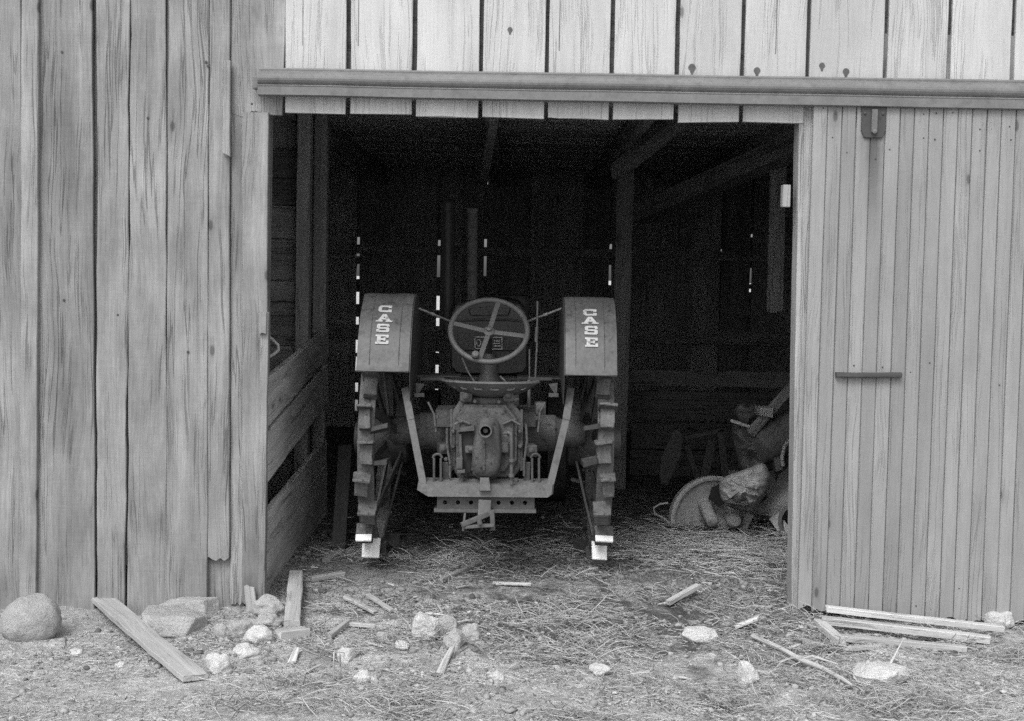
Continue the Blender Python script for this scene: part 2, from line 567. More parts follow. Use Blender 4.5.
    def build(s, name, mats, parent=None, org=None):
        if org is None:
            org = ORG[parent] if parent else V((0, 0, 0))
        org = V(org)
        me = bpy.data.meshes.new(name)
        me.from_pydata([(q[0] - org.x, q[1] - org.y, q[2] - org.z) for q in s.v], [], s.f)
        a = me.attributes.new('gc', 'FLOAT_VECTOR', 'POINT')
        a.data.foreach_set('vector', np.array(s.gc, dtype=np.float32).ravel())
        a = me.attributes.new('tone', 'FLOAT', 'POINT')
        a.data.foreach_set('value', np.array(s.tone, dtype=np.float32))
        me.polygons.foreach_set('use_smooth', s.sm)
        me.polygons.foreach_set('material_index', s.mi)
        for q in (mats if isinstance(mats, (list, tuple)) else [mats]):
            me.materials.append(q)
        # consistent outward normals
        bm = bmesh.new()
        bm.from_mesh(me)
        bmesh.ops.remove_doubles(bm, verts=bm.verts, dist=1e-6)
        bmesh.ops.recalc_face_normals(bm, faces=bm.faces)
        for e in bm.edges:
            if len(e.link_faces) == 2 and e.calc_face_angle(0) > 0.7:
                e.smooth = False
        bm.to_mesh(me)
        bm.free()
        o = bpy.data.objects.new(name, me)
        col.objects.link(o)
        ORG[o] = org
        if parent:
            o.parent = parent
            o.location = org - ORG[parent]
        else:
            o.location = org
        return o


def tag(o, label=None, cat=None, group=None, kind=None):
    if label:
        o['label'] = label
    if cat:
        o['category'] = cat
    if group:
        o['group'] = group
    if kind:
        o['kind'] = kind
    return o


def empty(name, loc, label, cat, group=None):
    o = bpy.data.objects.new(name, None)
    o.empty_display_size = 0.2
    col.objects.link(o)
    o.location = loc
    ORG[o] = V(loc)
    return tag(o, label, cat, group)


UPV = V((0, 0, 1))
OUT = V((0, -1, 0))

# ------------------------------------------------------------------ ground
def axis(lo, hi, step, far, grow=1.35):
    a = list(np.arange(lo, hi + 1e-6, step))
    st = step
    x = a[0]
    left = []
    while x > -far:
        st *= grow
        x -= st
        left.append(x)
    st = step
    x = a[-1]
    right = []
    while x < far:
        st *= grow
        x += st
        right.append(x)
    return left[::-1] + a + right


gx = axis(-2.7, 2.9, 0.018, 900)
gy = axis(-1.75, 2.6, 0.018, 900)
nxg, nyg = len(gx), len(gy)
gv = np.zeros((nyg, nxg, 3), dtype=np.float32)
for j, y in enumerate(gy):
    for i, x in enumerate(gx):
        gv[j, i] = (x, y, hz(x, y))
me = bpy.data.meshes.new('ground')
idx = np.arange(nxg * nyg).reshape(nyg, nxg)
quads = np.stack([idx[:-1, :-1], idx[:-1, 1:], idx[1:, 1:], idx[1:, :-1]], -1).reshape(-1, 4)
me.from_pydata(gv.reshape(-1, 3).tolist(), [], quads.tolist())
me.polygons.foreach_set('use_smooth', [True] * len(me.polygons))
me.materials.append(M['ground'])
ground = bpy.data.objects.new('ground', me)
col.objects.link(ground)
tag(ground, kind='structure')

# ------------------------------------------------------------------ the barn
barn = empty('barn', (0, 0, 0), 'weathered board barn with a wide open doorway and dark interior', 'barn')
ORG[barn] = V((0, 0, 0))
ZT = 4.3


def xz(px, py, Y):
    p = P(px, py, Y)
    return p.x, p.z


def vboard(mb, xt, xb, yb, Y=0.0, thick=0.026, ytop=None, tone=1.0, rag=0.035, **kw):
    """vertical board; xt = (left, right) px at y=100, xb = (left, right) px at yb (its bottom end)"""
    (lt, zt), (rt, _) = xz(xt[0], 100, Y), xz(xt[1], 100, Y)
    (lb, zb), (rb, _) = xz(xb[0], yb, Y), xz(xb[1], yb, Y)
    z1 = ZT if ytop is None else xz(xt[0], ytop, Y)[1]
    f = (z1 - zb) / (zt - zb)
    l1, r1 = lb + (lt - lb) * f, rb + (rt - rb) * f
    mb.plank(V(((lb + rb) / 2, Y, zb)), V(((l1 + r1) / 2, Y, z1)), rb - lb, thick, OUT, w2=r1 - l1, rag=rag, tone=tone, ns=60, **kw)


# left front wall: overlapping weathered boards
wl = MB()
bx = P(22, 100, 0).x
k0 = 0
xx = bx
for i in range(7):     # boards beyond the left edge of the picture
    w = rng.uniform(0.22, 0.3)
    wl.plank(V((xx - w / 2 - 0.004, 0.0, -0.12)), V((xx - w / 2 - 0.004, 0, ZT)), w, 0.026, OUT, tone=rng.uniform(0.85, 1.1), ns=40)
    xx -= w + 0.004
vboard(wl, (21, 38), (19, 36), 628, Y=-0.026, tone=1.12)
vboard(wl, (34, 92.5), (31, 95), 632, Y=0.0, tone=0.88)
vboard(wl, (97, 129), (97, 124), 628, Y=-0.004, tone=1.02, wob=0.006)
vboard(wl, (130.2, 166), (127.5, 167), 622, Y=-0.002, tone=1.05, wob=0.006)
vboard(wl, (166.5, 246), (164, 244), 612, Y=0.012, tone=0.85)
vboard(wl, (168, 208.6), (165.5, 207), 606, Y=-0.022, tone=1.0, rag=0.02)
vboard(wl, (209, 229.5), (207.6, 229), 559, Y=-0.0225, tone=1.04, rag=0.03)
vboard(wl, (222, 230), (222, 230), 151, Y=-0.052, tone=1.25, ytop=60, nx=2)
vboard(wl, (231, 282.5), (231, 282), 113.5, Y=-0.004, tone=1.25)
vboard(wl, (231, 243), (230, 243), 605, Y=0.0, tone=0.98, ytop=110)
vboard(wl, (242, 268), (242, 266), 603, Y=-0.018, tone=1.03, ytop=112)
vboard(wl, (262, 271), (258, 264.5), 606, Y=-0.044, tone=1.1, ytop=312, nx=2)
vboard(wl, (259, 267), (259, 266.5), 333, Y=-0.062, tone=1.15, ytop=312, nx=2)
# shadowy backing so that the open joints read dark but no sky shows through
wl.box(((bx + P(245, 300, 0).x) / 2 - 0.9, 0.052, ZT / 2 + 0.02), (2.9, 0.02, ZT - 0.2), mi=1)
for (px, py) in ((100, 60), (206, 62), (148, 118), (62, 52), (64, 300), (230, 448), (188, 352), (208, 66), (118, 315), (252, 104), (256, 112), (258, 176)):
    p = P(px, py, -0.06)
    p2 = P(px, py, -0.001 if not 165 < px < 230 else -0.024)
    wl.lathe(V((p2.x, p2.y + 0.001, p2.z)), OUT, [(0, 0.006), (0.004, 0.006), (0.005, 0.0)], 8, mi=2)
wl.build('front_wall', [M['siding'], M['inner'], M['nail']], barn)

# wall to the right of the doorway, behind the sliding door
wr = MB()
x0 = P(800, 300, 0.0).x + 0.03
for i in range(13):
    w = 0.28
    wr.plank(V((x0 + w / 2, 0.012, -0.1)), V((x0 + w / 2, 0.012, 2.6)), w - 0.004, 0.026, OUT, tone=rng.uniform(0.7, 1.0), ns=20)
    x0 += w
wr.build('side_front_wall', M['siding'], barn)

# pale boards above the doorway
hb = MB()
cuts = [283, 347.5, 414, 480, 546, 610.5, 676, 741, 806, 883.5, 946.5, 1010, 1075, 1140, 1205, 1270, 1335]
botl = [104, 106, 107.5, 111.5, 113, 114, 115.5, 117, 118.5, 120, 121, 122, 122, 122, 122, 122]
for i in range(len(cuts) - 1):
    g = 2.0 if i not in (1, 5) else 2.5
    xl, xr = cuts[i] + g, cuts[i + 1] - g
    zb = 112 + (cuts[i] + 32 - 283) * 0.0205 + rng.uniform(-1.2, 1.2)
    (l, z0), (r, _) = xz(xl, zb, -0.01), xz(xr, zb, -0.01)
    ln = -0.0015 + rng.uniform(-0.001, 0.001)
    hb.plank(V(((l + r) / 2, -0.01, z0)), V(((l + r) / 2 + ln, -0.01, ZT)), r - l, 0.024, OUT, tone=rng.uniform(0.93, 1.06), wob=0.002, rag=0.006, ns=30)
    if i in (0, 1, 4, 7):      # an extra split strip
        q = (0.28, 0.12, 0.16, 0.5)[(0, 1, 4, 7).index(i)]
        xs = l + (r - l) * q
        hb.box((xs, -0.0105, (z0 + 2.45) / 2 + 0.3), (0.004, 0.002, 2.45 - z0), mi=1)
# dark timber behind the open joints
p0, p1 = P(270, 118, 0.03), P(1400, 118, 0.03)
hb.box(((p0.x + p1.x) / 2, 0.034, (2.3 + ZT) / 2), (p1.x - p0.x, 0.03, ZT - 2.3), mi=2)
for (px, py, s_) in ((692, 68, 1.0), (757, 71, 0.9), (822, 66, 0.8), (846, 72, 0.9), (510, 30, 0.7)):
    c = P(px, py, -0.0115)
    pts = []
    for j in range(14):
        a = 2 * math.pi * j / 14
        rx = 0.017 * s_
        z = math.sin(a)
        pts.append(V((c.x + rx * math.cos(a) * (1.0 if z > -0.3 else 0.55), -0.0112, c.z + 0.019 * s_ * (z if z > -0.3 else z * 1.5))))
    hb.prism(pts, V((0, -0.0012, 0)), mi=3)
hb.build('header_boards', [M['header'], M['siding'], M['handle'], M['knot']], barn)

# doorway jambs
jb = MB()
(lt, zt), (lb, zb) = xz(799, 126, -0.005), xz(791, 622, -0.005)
jb.plank(V((lb + 0.028, -0.006, zb)), V((lt + 0.028, -0.006, zt + 0.02)), 0.056, 0.11, OUT, tone=1.0, nx=3, wob=0.002)
jb.build('door_jamb', M['jamb'], barn)
jb = MB()
(lt, zt), (lb, zb) = xz(809, 110, -0.02), xz(800, 622, -0.02)
jb.plank(V((lb, -0.02, zb)), V((lt, -0.02, zt + 0.02)), 0.04, 0.03, OUT, tone=0.95, nx=2, wob=0.002)
jb.build('door_stop', M['jamb'], barn)
jb = MB()
p = P(786, 196, 0.02)
jb.box((p.x, 0.03, p.z), (0.036, 0.05, 0.10), 0.004)
jb.build('latch_block', M['jamb'], barn)
jb = MB()
p = P(262, 300, 0.06)
jb.plank(V((p.x - 0.055, 0.04, -0.1)), V((p.x - 0.035, 0.04, 2.6)), 0.13, 0.12, OUT, tone=0.8)
jb.build('door_jamb', M['beam'], barn)

# the sliding door's track: a rolled steel profile along the head of the doorway
tk = MB()
a0, a1 = P(260, 68.5, -0.03), P(260, 96.5, -0.03)
b0, b1 = P(1002, 80.5, -0.03), P(1002, 110.5, -0.03)
prof = [(-0.03, 0.0), (-0.05, -0.002), (-0.053, 0.05), (-0.052, 0.1), (-0.06, 0.13), (-0.076, 0.18), (-0.089, 0.25), (-0.096, 0.33), (-0.098, 0.41), (-0.096, 0.48), (-0.09, 0.55), (-0.082, 0.6), (-0.079, 0.615), (-0.084, 0.635), (-0.086, 0.66), (-0.083, 0.7), (-0.082, 0.98), (-0.076, 1.0), (-0.03, 1.0)]
ns = 60
dx = (b0.x - a0.x)
xa, xb = a0.x, a0.x + dx * 1.9
vs, fs = [], []
npf = len(prof)
for i in range(ns + 1):
    q = i / ns * 1.9
    x = a0.x + dx * q
    zt_ = a0.z + (b0.z - a0.z) * q
    zb_ = a1.z + (b1.z - a1.z) * q
    for (yy, f) in prof:
        vs.append(V((x, yy + 0.0015 * mnoise.noise(V((x * 3, yy * 9, 0))), zt_ + (zb_ - zt_) * f + 0.003 * mnoise.noise(V((x * 1.7, 3, f))))))
for i in range(ns):
    for j in range(npf):
        fs.append((i * npf + j, i * npf + (j + 1) % npf, (i + 1) * npf + (j + 1) % npf, (i + 1) * npf + j))
fs.append(tuple(range(npf)))
fs.append(tuple(range(ns * npf, ns * npf + npf))[::-1])
tk.add(vs, fs)
track = tk.build('door_track', [M['track'], M['rust']], barn)
# end cap of the track
ec = MB()
ec.box((a0.x - 0.012, -0.05, (a0.z + a1.z) / 2 - 0.004), (0.03, 0.04, 0.06), 0.008)
ec.build('track_bracket', M['track'], barn)

# ---- inside: loft floor, walls, posts
YB = 7.0
XL, XR = -2.9, 4.4
ZC = 2.5
lf = MB()
y = 0.06
while y < YB:
    w = rng.uniform(0.16, 0.26)
    lf.plank(V((XL, y + w / 2, ZC)), V((XR, y + w / 2, ZC)), w - 0.002, 0.03, V((0, 0, -1)), tone=rng.uniform(0.8, 1.5), ns=12, wob=0.002)
    y += w
lf.box(((XL + XR) / 2, YB / 2 + 0.06, ZC + 0.06), (XR - XL + 0.3, YB - 0.02, 0.04))
lf.build('loft_floor', M['loft'], barn)
for j, px in enumerate((300, 490, 640, 800)):
    jo = MB()
    pn = P(px, 118, 0.3)
    x = pn.x * 1.25
    jo.plank(V((x, 0.08, ZC - 0.16)), V((x + 0.02, YB, ZC - 0.16)), 0.05, 0.155, V((0, 0, -1)), nx=2, tone=0.95)
    jo.build('joist', M['inner'], barn)
sw = MB()
z = -0.05
while z < ZC + 0.1:
    sw.plank(V((XL, 0.06, z + 0.12)), V((XL, YB, z + 0.12)), 0.205, 0.03, V((1, 0, 0)), tone=rng.uniform(0.7, 1.1), ns=14)
    z += 0.24
sw.build('left_side_wall', M['inner'], barn)  # unseen wall; gaps between its boards added to let more light inside
sw = MB()
z = -0.05
while z < ZC + 0.1:
    sw.plank(V((XR, 0.06, z + 0.12)), V((XR, YB, z + 0.12)), 0.195, 0.03, V((-1, 0, 0)), tone=rng.uniform(0.7, 1.1), ns=14)
    z += 0.24
sw.build('right_side_wall', M['inner'], barn)  # out of view too, its board gaps widened for extra interior light

# rear wall: vertical boards, some joints open to the daylight behind
SL = {   # px of joint : (width px, open runs in px)
    357.5: (3.0, [(237, 256), (264, 279), (292, 304), (317, 332), (340, 353), (357, 371), (383, 392), (400, 411)]),
    438.0: (3.2, [(240, 277), (296, 310), (318, 331), (332.5, 334), (352, 353), (365, 377), (389, 395), (405, 412)]),
    484.5: (2.6, [(181, 184), (239, 276)]),
    528.5: (2.0, [(305, 308.5)]),
    609.5: (2.6, [(244, 249), (265, 285)]),
    720.0: (1.3, [(249, 252)]),
    750.0: (2.0, [(234, 237), (268, 284), (289, 292)]),
}
bw = MB()
js = []
for px, (wpx, runs) in SL.items():
    js.append((P(px, 300, YB).x, wpx * (YB - CAM.y) / FPX, [(P(px, b, YB).z, P(px, a, YB).z) for (a, b) in runs]))
js.sort()
edges = [XL - 0.05] + [q[0] for q in js] + [XR + 0.05]
gaps = [0] + [q[1] for q in js] + [0]
for i in range(len(edges) - 1):
    l = edges[i] + gaps[i] / 2
    r = edges[i + 1] - gaps[i + 1] / 2
    n = max(1, round((r - l) / 0.27))
    w = (r - l) / n
    for j in range(n):
        c = l + w * (j + 0.5)
        bw.plank(V((c, YB, -0.05)), V((c, YB, ZC + 0.1)), w - 0.0003, 0.028, OUT, tone=rng.uniform(0.6, 1.2), ns=50, wob=0.0002, rag=0)
        if j:
            bw.box((l + w * j, YB + 0.034, 1.22), (0.07, 0.008, 2.7))
for (x, w, runs) in js:
    zz = [-0.1]
    for (a, b) in sorted(runs):
        zz += [a, b]
    zz.append(ZC + 0.12)
    for i in range(0, len(zz), 2):
        if zz[i + 1] - zz[i] > 0.001:
            bw.box((x, YB + 0.036, (zz[i] + zz[i + 1]) / 2), (w + 0.05, 0.012, zz[i + 1] - zz[i]))
            # splintered edge of the run
for (x, w, runs) in js:
    for (a, b) in runs:
        cutw = w * rng.uniform(0.0, 0.3)
        sgn_ = rng.choice((-1, 1))
        if cutw > w * 0.12:
            z0_, z1_ = a + (b - a) * rng.uniform(0, 0.4), b
            bw.prism([V((x + sgn_ * w * 0.5, YB + 0.004, z0_)), V((x + sgn_ * w * 0.5, YB + 0.004, z1_)), V((x + sgn_ * (w * 0.5 - cutw), YB + 0.004, z1_)), V((x + sgn_ * (w * 0.5 - cutw * 0.3), YB + 0.004, (z0_ + z1_) / 2))], V((0, 0.012, 0)))
bw.build('rear_wall', M['inner'], barn)
gr = MB()
gr.plank(V((XL, YB - 0.03, 0.93)), V((XR, YB - 0.03, 0.93)), 0.13, 0.028, OUT, tone=0.9)
gr.build('girt', M['inner'], barn)
gr = MB()
gr.plank(V((XL, YB - 0.03, 1.72)), V((XR, YB - 0.03, 1.72)), 0.09, 0.028, OUT, tone=0.9)
gr.build('girt', M['inner'], barn)

# roof over the loft and closed gable sides (mostly out of sight)
rf = MB()
y0, y1 = -0.35, YB + 0.35
rf.prism([V((-9, y0, ZT + 0.02)), V((-9, (y0 + y1) / 2, ZT + 2.4)), V((-9, y1, ZT + 0.02)), V((-9, y1, ZT + 0.12)), V((-9, (y0 + y1) / 2, ZT + 2.52)), V((-9, y0, ZT + 0.12))], V((18, 0, 0)))
rf.build('roof', M['roof'], barn)
rf = MB()
rf.box((0, YB + 0.02, (ZC + 0.14 + ZT) / 2), (15, 0.03, ZT - ZC - 0.14))
rf.build('rear_upper_wall', M['siding'], barn)

# left stall partition: horizontal boards running back from the jamb
xw = P(264.5, 480, 0.03).x
sp = MB()


def zat(py, px=266):
    return P(px, py, 0.05).z


for (ya, yb, ya2, yb2, t_) in ((379, 429, 1.14, 0.965, 1.0), (434, 486, 0.94, 0.70, 1.1), (516, 549, 0.47, 0.33, 1.0), (549.5, 606, 0.32, -0.02, 0.95)):
    za, zb = zat(ya), zat(yb)
    sp.plank(V((xw, 0.05, (za + zb) / 2)), V((xw + 0.0, 2.15, (ya2 + yb2) / 2 + rng.uniform(-0.01, 0.01))), za - zb, 0.03, V((1, 0, 0)), w2=ya2 - yb2, rag=0.012, rag2=0.05, tone=t_, wob=0.006, nx=6, ns=30)
sp.box((xw - 0.32, 1.15, 0.46), (0.03, 2.0, 1.0), mi=1)
sp.build('stall_partition', [M['stall'], M['inner']], barn)
pz = MB()
pz.box((xw - 0.045, 2.1, 1.2), (0.08, 0.1, 2.5), 0.01)
pz.build('post', M['inner'], barn)
pz = MB()
c = P(302, 300, 1.55)
pz.plank(V((c.x, 1.55, -0.02)), V((c.x, 1.55, ZC)), 0.075, 0.1, OUT, tone=1.1)
pz.build('post', M['inner'], barn)
# boarded cross wall behind the stall
cw = MB()
edges_py = [150, 178, 205, 239, 281, 302, 316, 346, 372, 400, 440]
for i in range(len(edges_py) - 1):
    py_ = edges_py[i]
    za, zb = P(280, edges_py[i], 1.66).z, P(280, edges_py[i + 1], 1.66).z
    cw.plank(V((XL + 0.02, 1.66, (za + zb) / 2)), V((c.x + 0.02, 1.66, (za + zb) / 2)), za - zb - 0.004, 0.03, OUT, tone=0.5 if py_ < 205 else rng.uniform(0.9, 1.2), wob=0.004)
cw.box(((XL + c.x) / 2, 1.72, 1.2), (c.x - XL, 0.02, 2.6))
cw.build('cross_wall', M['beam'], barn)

# post right of the tractor with its knee brace, and tie beams
D_ = lambda D: D + CAM.y
Yp = D_(9.55)
p1, p2 = P(617, 490, Yp), P(617, 170, Yp)
pm = MB()
pm.plank(V((p1.x, Yp, -0.02)), V((p1.x + 0.01, Yp, ZC)), 0.115, 0.12, OUT, tone=0.7, wob=0.004)
pm.build('post', M['beam'], barn)
br = MB()
a, b = P(616, 172, Yp - 0.08), P(690, 112, Yp - 1.25)
br.bar(a, b, 0.07, 0.11, V((0, 0, 1)), 0.004)
br.build('brace', M['brace'], barn)
br = MB()
a, b = P(484, 178, D_(9.8)), P(494, 112, D_(7.6))
br.bar(a, b, 0.05, 0.10, V((0, 0, 1)), 0.004)
br.build('brace', M['brace'], barn)
br = MB()
a, b = P(640, 215, D_(11)), P(830, 130, D_(8.6))
br.bar(a, b, 0.16, 0.14, V((0, 0, 1)), 0.004)
br.build('brace', M['inner'], barn)
hp = MB()
a, b = P(777, 228, D_(9.4)), P(775, 312, D_(9.4))
hp.plank(b, V((a.x, a.y, ZC)), 0.11, 0.03, OUT, tone=1.3)
hp.build('hanging_board', M['inner'], barn)
# low manger wall at the right
mw = MB()
Ym = 4.1
xa, xb = P(632, 380, Ym).x, XR
for (za, zb, t_) in ((0.80, 0.68, 1.2), (0.64, 0.42, 0.8), (0.40, 0.2, 0.7), (0.19, -0.02, 0.7)):
    mw.plank(V((xa, Ym, (za + zb) / 2)), V((xb, Ym, (za + zb) / 2)), za - zb, 0.03, OUT, tone=t_ * 0.55, wob=0.005)
mw.build('manger', M['inner'], barn)

# ------------------------------------------------------------------ the sliding door
Yd = -0.055
pt, pb = P(813.5, 109, Yd), P(797.5, 611, Yd)
door = empty('sliding_door', (pb.x + 1.0, Yd, 0), 'grey sliding barn door of narrow vertical planks hung from the track', 'barn door')
px_hang = P(873, 124, Yd)
M['door'] = wood_mat('narrow_door_planks', 0.275, 0.42, 0.25, 0.6, bump=0.002, streak=[
    (px_hang.x + 0.008 - ORG[door].x, px_hang.z - 0.07, px_hang.z - 0.6, 0.04, 0.5, 0.008),
    (px_hang.x - 0.03 - ORG[door].x, px_hang.z - 0.06, px_hang.z - 0.45, 0.05, 0.25, 0.0)])
dp = MB()
pw = 14.25 / 221.0
lean = (pt.x - pb.x) / (pt.z - pb.z)
botz = pb.z
for i in range(38):
    xb_ = pb.x + pw * (i + 0.5)
    zb_ = botz - 0.00 + 0.010 * mnoise.noise(V((i * 0.7, 2.2, 0))) - (0.004 * i if i < 14 else 0.056) * 0.5
    if i == 0:
        zb_ += 0.02
    lo = V((xb_, Yd + rng.uniform(-0.002, 0.002), zb_))
    zt_ = 2.30
    hi = V((xb_ + lean * (zt_ - zb_) * (1 - i / 60), Yd, zt_))
    dp.plank(lo, hi, pw - (0.0018 if i % 2 else 0.0035), 0.024, OUT, nx=3, ns=26, wob=0.0012, rag=0.018, tone=rng.uniform(0.87, 1.09), cup=rng.uniform(-0.001, 0.0015), ch=0.0035)
for (py) in (117, 148, 372, 598):
    for i in range(16):
        if rng.random() < 0.4:
            x_, z_ = pb.x + pw * (i + rng.uniform(0.3, 0.7)), 0
            z_ = P(880, py, Yd).z + rng.uniform(-0.05, 0.05)
            x_ += lean * (z_ - botz) * (1 - i / 60)
            dp.lathe((x_, Yd + 0.001, z_), OUT, [(0, 0.0038), (0.0025, 0.0038), (0.003, 0)], 7, mi=1)
dp.box((pb.x + 1.3, Yd + 0.036, 1.15), (2.4, 0.02, 0.14))
dp.box((pb.x + 1.3, Yd + 0.036, 2.1), (2.4, 0.02, 0.14))
dp.box((pb.x + 1.3, Yd + 0.036, 0.25), (2.4, 0.02, 0.14))
dp.box((pb.x + 1.24, Yd + 0.013, 1.12), (2.4, 0.012, 2.1), tone=0.6)
dp.build('door_planks', [M['door'], M['nail']], door)
h = MB()
a, b = P(836, 374, Yd - 0.012), P(901, 374.5, Yd - 0.012)
mid = P(866, 372.5, Yd - 0.03)
h.plank(a + V((0, -0.02, 0)), b + V((0, -0.016, 0)), 0.026, 0.03, V((0, -1, 0.1)), nx=3, ns=14, wob=0.005, rag=0.006, rag2=0.006, w2=0.02)
h.build('handle', M['handle'], door)
h = MB()
c = px_hang
outl = []
for (a_, b_) in ((-0.054, 0.075), (-0.054, -0.03), (-0.04, -0.062), (0.04, -0.062), (0.054, -0.03), (0.054, 0.075)):
    outl.append(V((c.x + a_, Yd - 0.003, c.z + b_)))
h.prism(outl, V((0, -0.008, 0)), ((0, 1), (0.7, 1), (1, 0.96)))
for s_ in (-1, 1):
    h.lathe((c.x + s_ * 0.04, Yd - 0.011, c.z + 0.045), OUT, [(0, 0.007), (0.004, 0.007), (0.007, 0)], 10)
hang = h.build('roller_hanger', M['nail'], door)
h = MB()
h.obox(V((c.x + 0.001, Yd - 0.02, c.z + 0.012)), V((0.013, 0, 0)), V((0, 0.006, 0)), V((0, 0, 0.05)), 1, 0.003)
h.build('hanger_strap', M['plate'], hang)
h = MB()
h.lathe(V((c.x + 0.001, Yd - 0.026, c.z - 0.035)), OUT, [(0, 0.01), (0.006, 0.01), (0.01, 0)], 12)
h.build('bolt', M['rust'], hang)

# ------------------------------------------------------------------ the tractor
T = lambda px, py, D: P(px, py, D + CAM.y)
YA = 0.93
RT_ = 0.64
ZA = 0.625
xt = (P(364.5, 462, 0.3).x + P(606, 462, 0.3).x) / 2
trac = empty('tractor', (xt, YA, 0), 'old steel wheeled farm tractor parked rear outwards in the barn doorway', 'tractor')


def tp(mb, name, mat, parent=None, org=None, label=None):
    o = mb.build(name, mat, parent or trac, org)
    if label:
        o['label'] = label
    return o


# --- steel rear wheels
def wheel_rim(side):
    w = MB()
    r0, r1, hw = 0.52, 0.548, 0.04
    w.lathe((-hw, 0, 0), (1, 0, 0), [(0, r0), (0, r1), (0.004, r1 + 0.003), (2 * hw - 0.004, r1 + 0.003), (2 * hw, r1), (2 * hw, r0), (0.012, r0), (0, r0)], 64, smooth=False)
    return w


def hubmesh(side):
    w = MB()
    r0 = 0.52
    for i in range(12):
        a = 2 * math.pi * (i + 0.3) / 12
        off = 0.05 if i % 2 else -0.03
        d = V((0, math.cos(a), math.sin(a)))
        p0 = d * 0.1 + V((side * -0.09 + off, 0, 0))
        p1 = d * (r0 + 0.004) + V((side * -0.01 + off * 0.5, 0, 0))
        w.bar(p0, p1, 0.045, 0.011, V((1, 0, 0)))
    w.lathe((-0.13 * side, 0, 0), (side, 0, 0), [(0, 0.02), (0, 0.1), (0.03, 0.12), (0.16, 0.12), (0.18, 0.09), (0.24, 0.08), (0.25, 0.03), (0.25, 0)], 28)
    return w


def lugmesh(seed, clean_lit, thr=0.0):
    """angle-iron lug: a foot on the rim and a spade plate; local +Z is outwards, +Y along the rim"""
    bm = bmesh.new()
    rr = random.Random(seed)
    for (cx_, cy_, cz_, sx, sy, sz) in ((0.0, -0.042, -0.022, 0.066, 0.098, 0.05), (0.0, 0.013, 0.004, 0.086, 0.015, 0.102)):
        r = bmesh.ops.create_cube(bm, size=1.0)
        vv = r['verts']
        for q in vv:
            q.co = V((q.co.x * sx * (1 - 0.05 * (q.co.z > 0)), q.co.y * sy, q.co.z * sz)) + V((cx_, cy_, cz_))
    bmesh.ops.bevel(bm, geom=list(bm.edges), offset=0.003, segments=1, affect='EDGES')
    bmesh.ops.subdivide_edges(bm, edges=[e for e in bm.edges if e.calc_length() > 0.02], cuts=5, use_grid_fill=True)
    for q in bm.verts:
        a_ = 0.0012 if clean_lit else 0.0045
        n_ = mnoise.noise(V((q.co.x * 30 + seed, q.co.y * 30, q.co.z * 30)))
        n2_ = mnoise.noise(V((q.co.x * 30, q.co.y * 30 + seed, q.co.z * 30 + 9)))
        q.co += V((n_ * a_, n2_ * a_, (n_ + n2_) * a_ * 0.6))
    me = bpy.data.meshes.new('lug')
    bm.to_mesh(me)
    bm.free()
    me.materials.append(M['lug'])
    if clean_lit:
        me.materials.append(M['lugclean_lit'])
        for p_ in me.polygons:
            if p_.center.z + 0.008 * mnoise.noise(V(p_.center) * 40) > thr and p_.center.y > 0.0:
                p_.material_index = 1
    return me


lugm = [lugmesh(i * 7 + 1, False) for i in range(5)]
lugc = [lugmesh(99, True, 0.025), lugmesh(98, True, -0.06)]
inl = MB()    # low triangular lug on the inner edge of the rim
inl.prism([V((-0.05, -0.03, -0.01)), V((0.05, -0.006, -0.01)), V((0.04, 0.0, 0.075)), V((-0.045, -0.018, 0.03))], V((0, 0.022, 0)))
inl_o = inl.build('lug', M['castdark'])
inl_me = inl_o.data
bpy.data.objects.remove(inl_o)

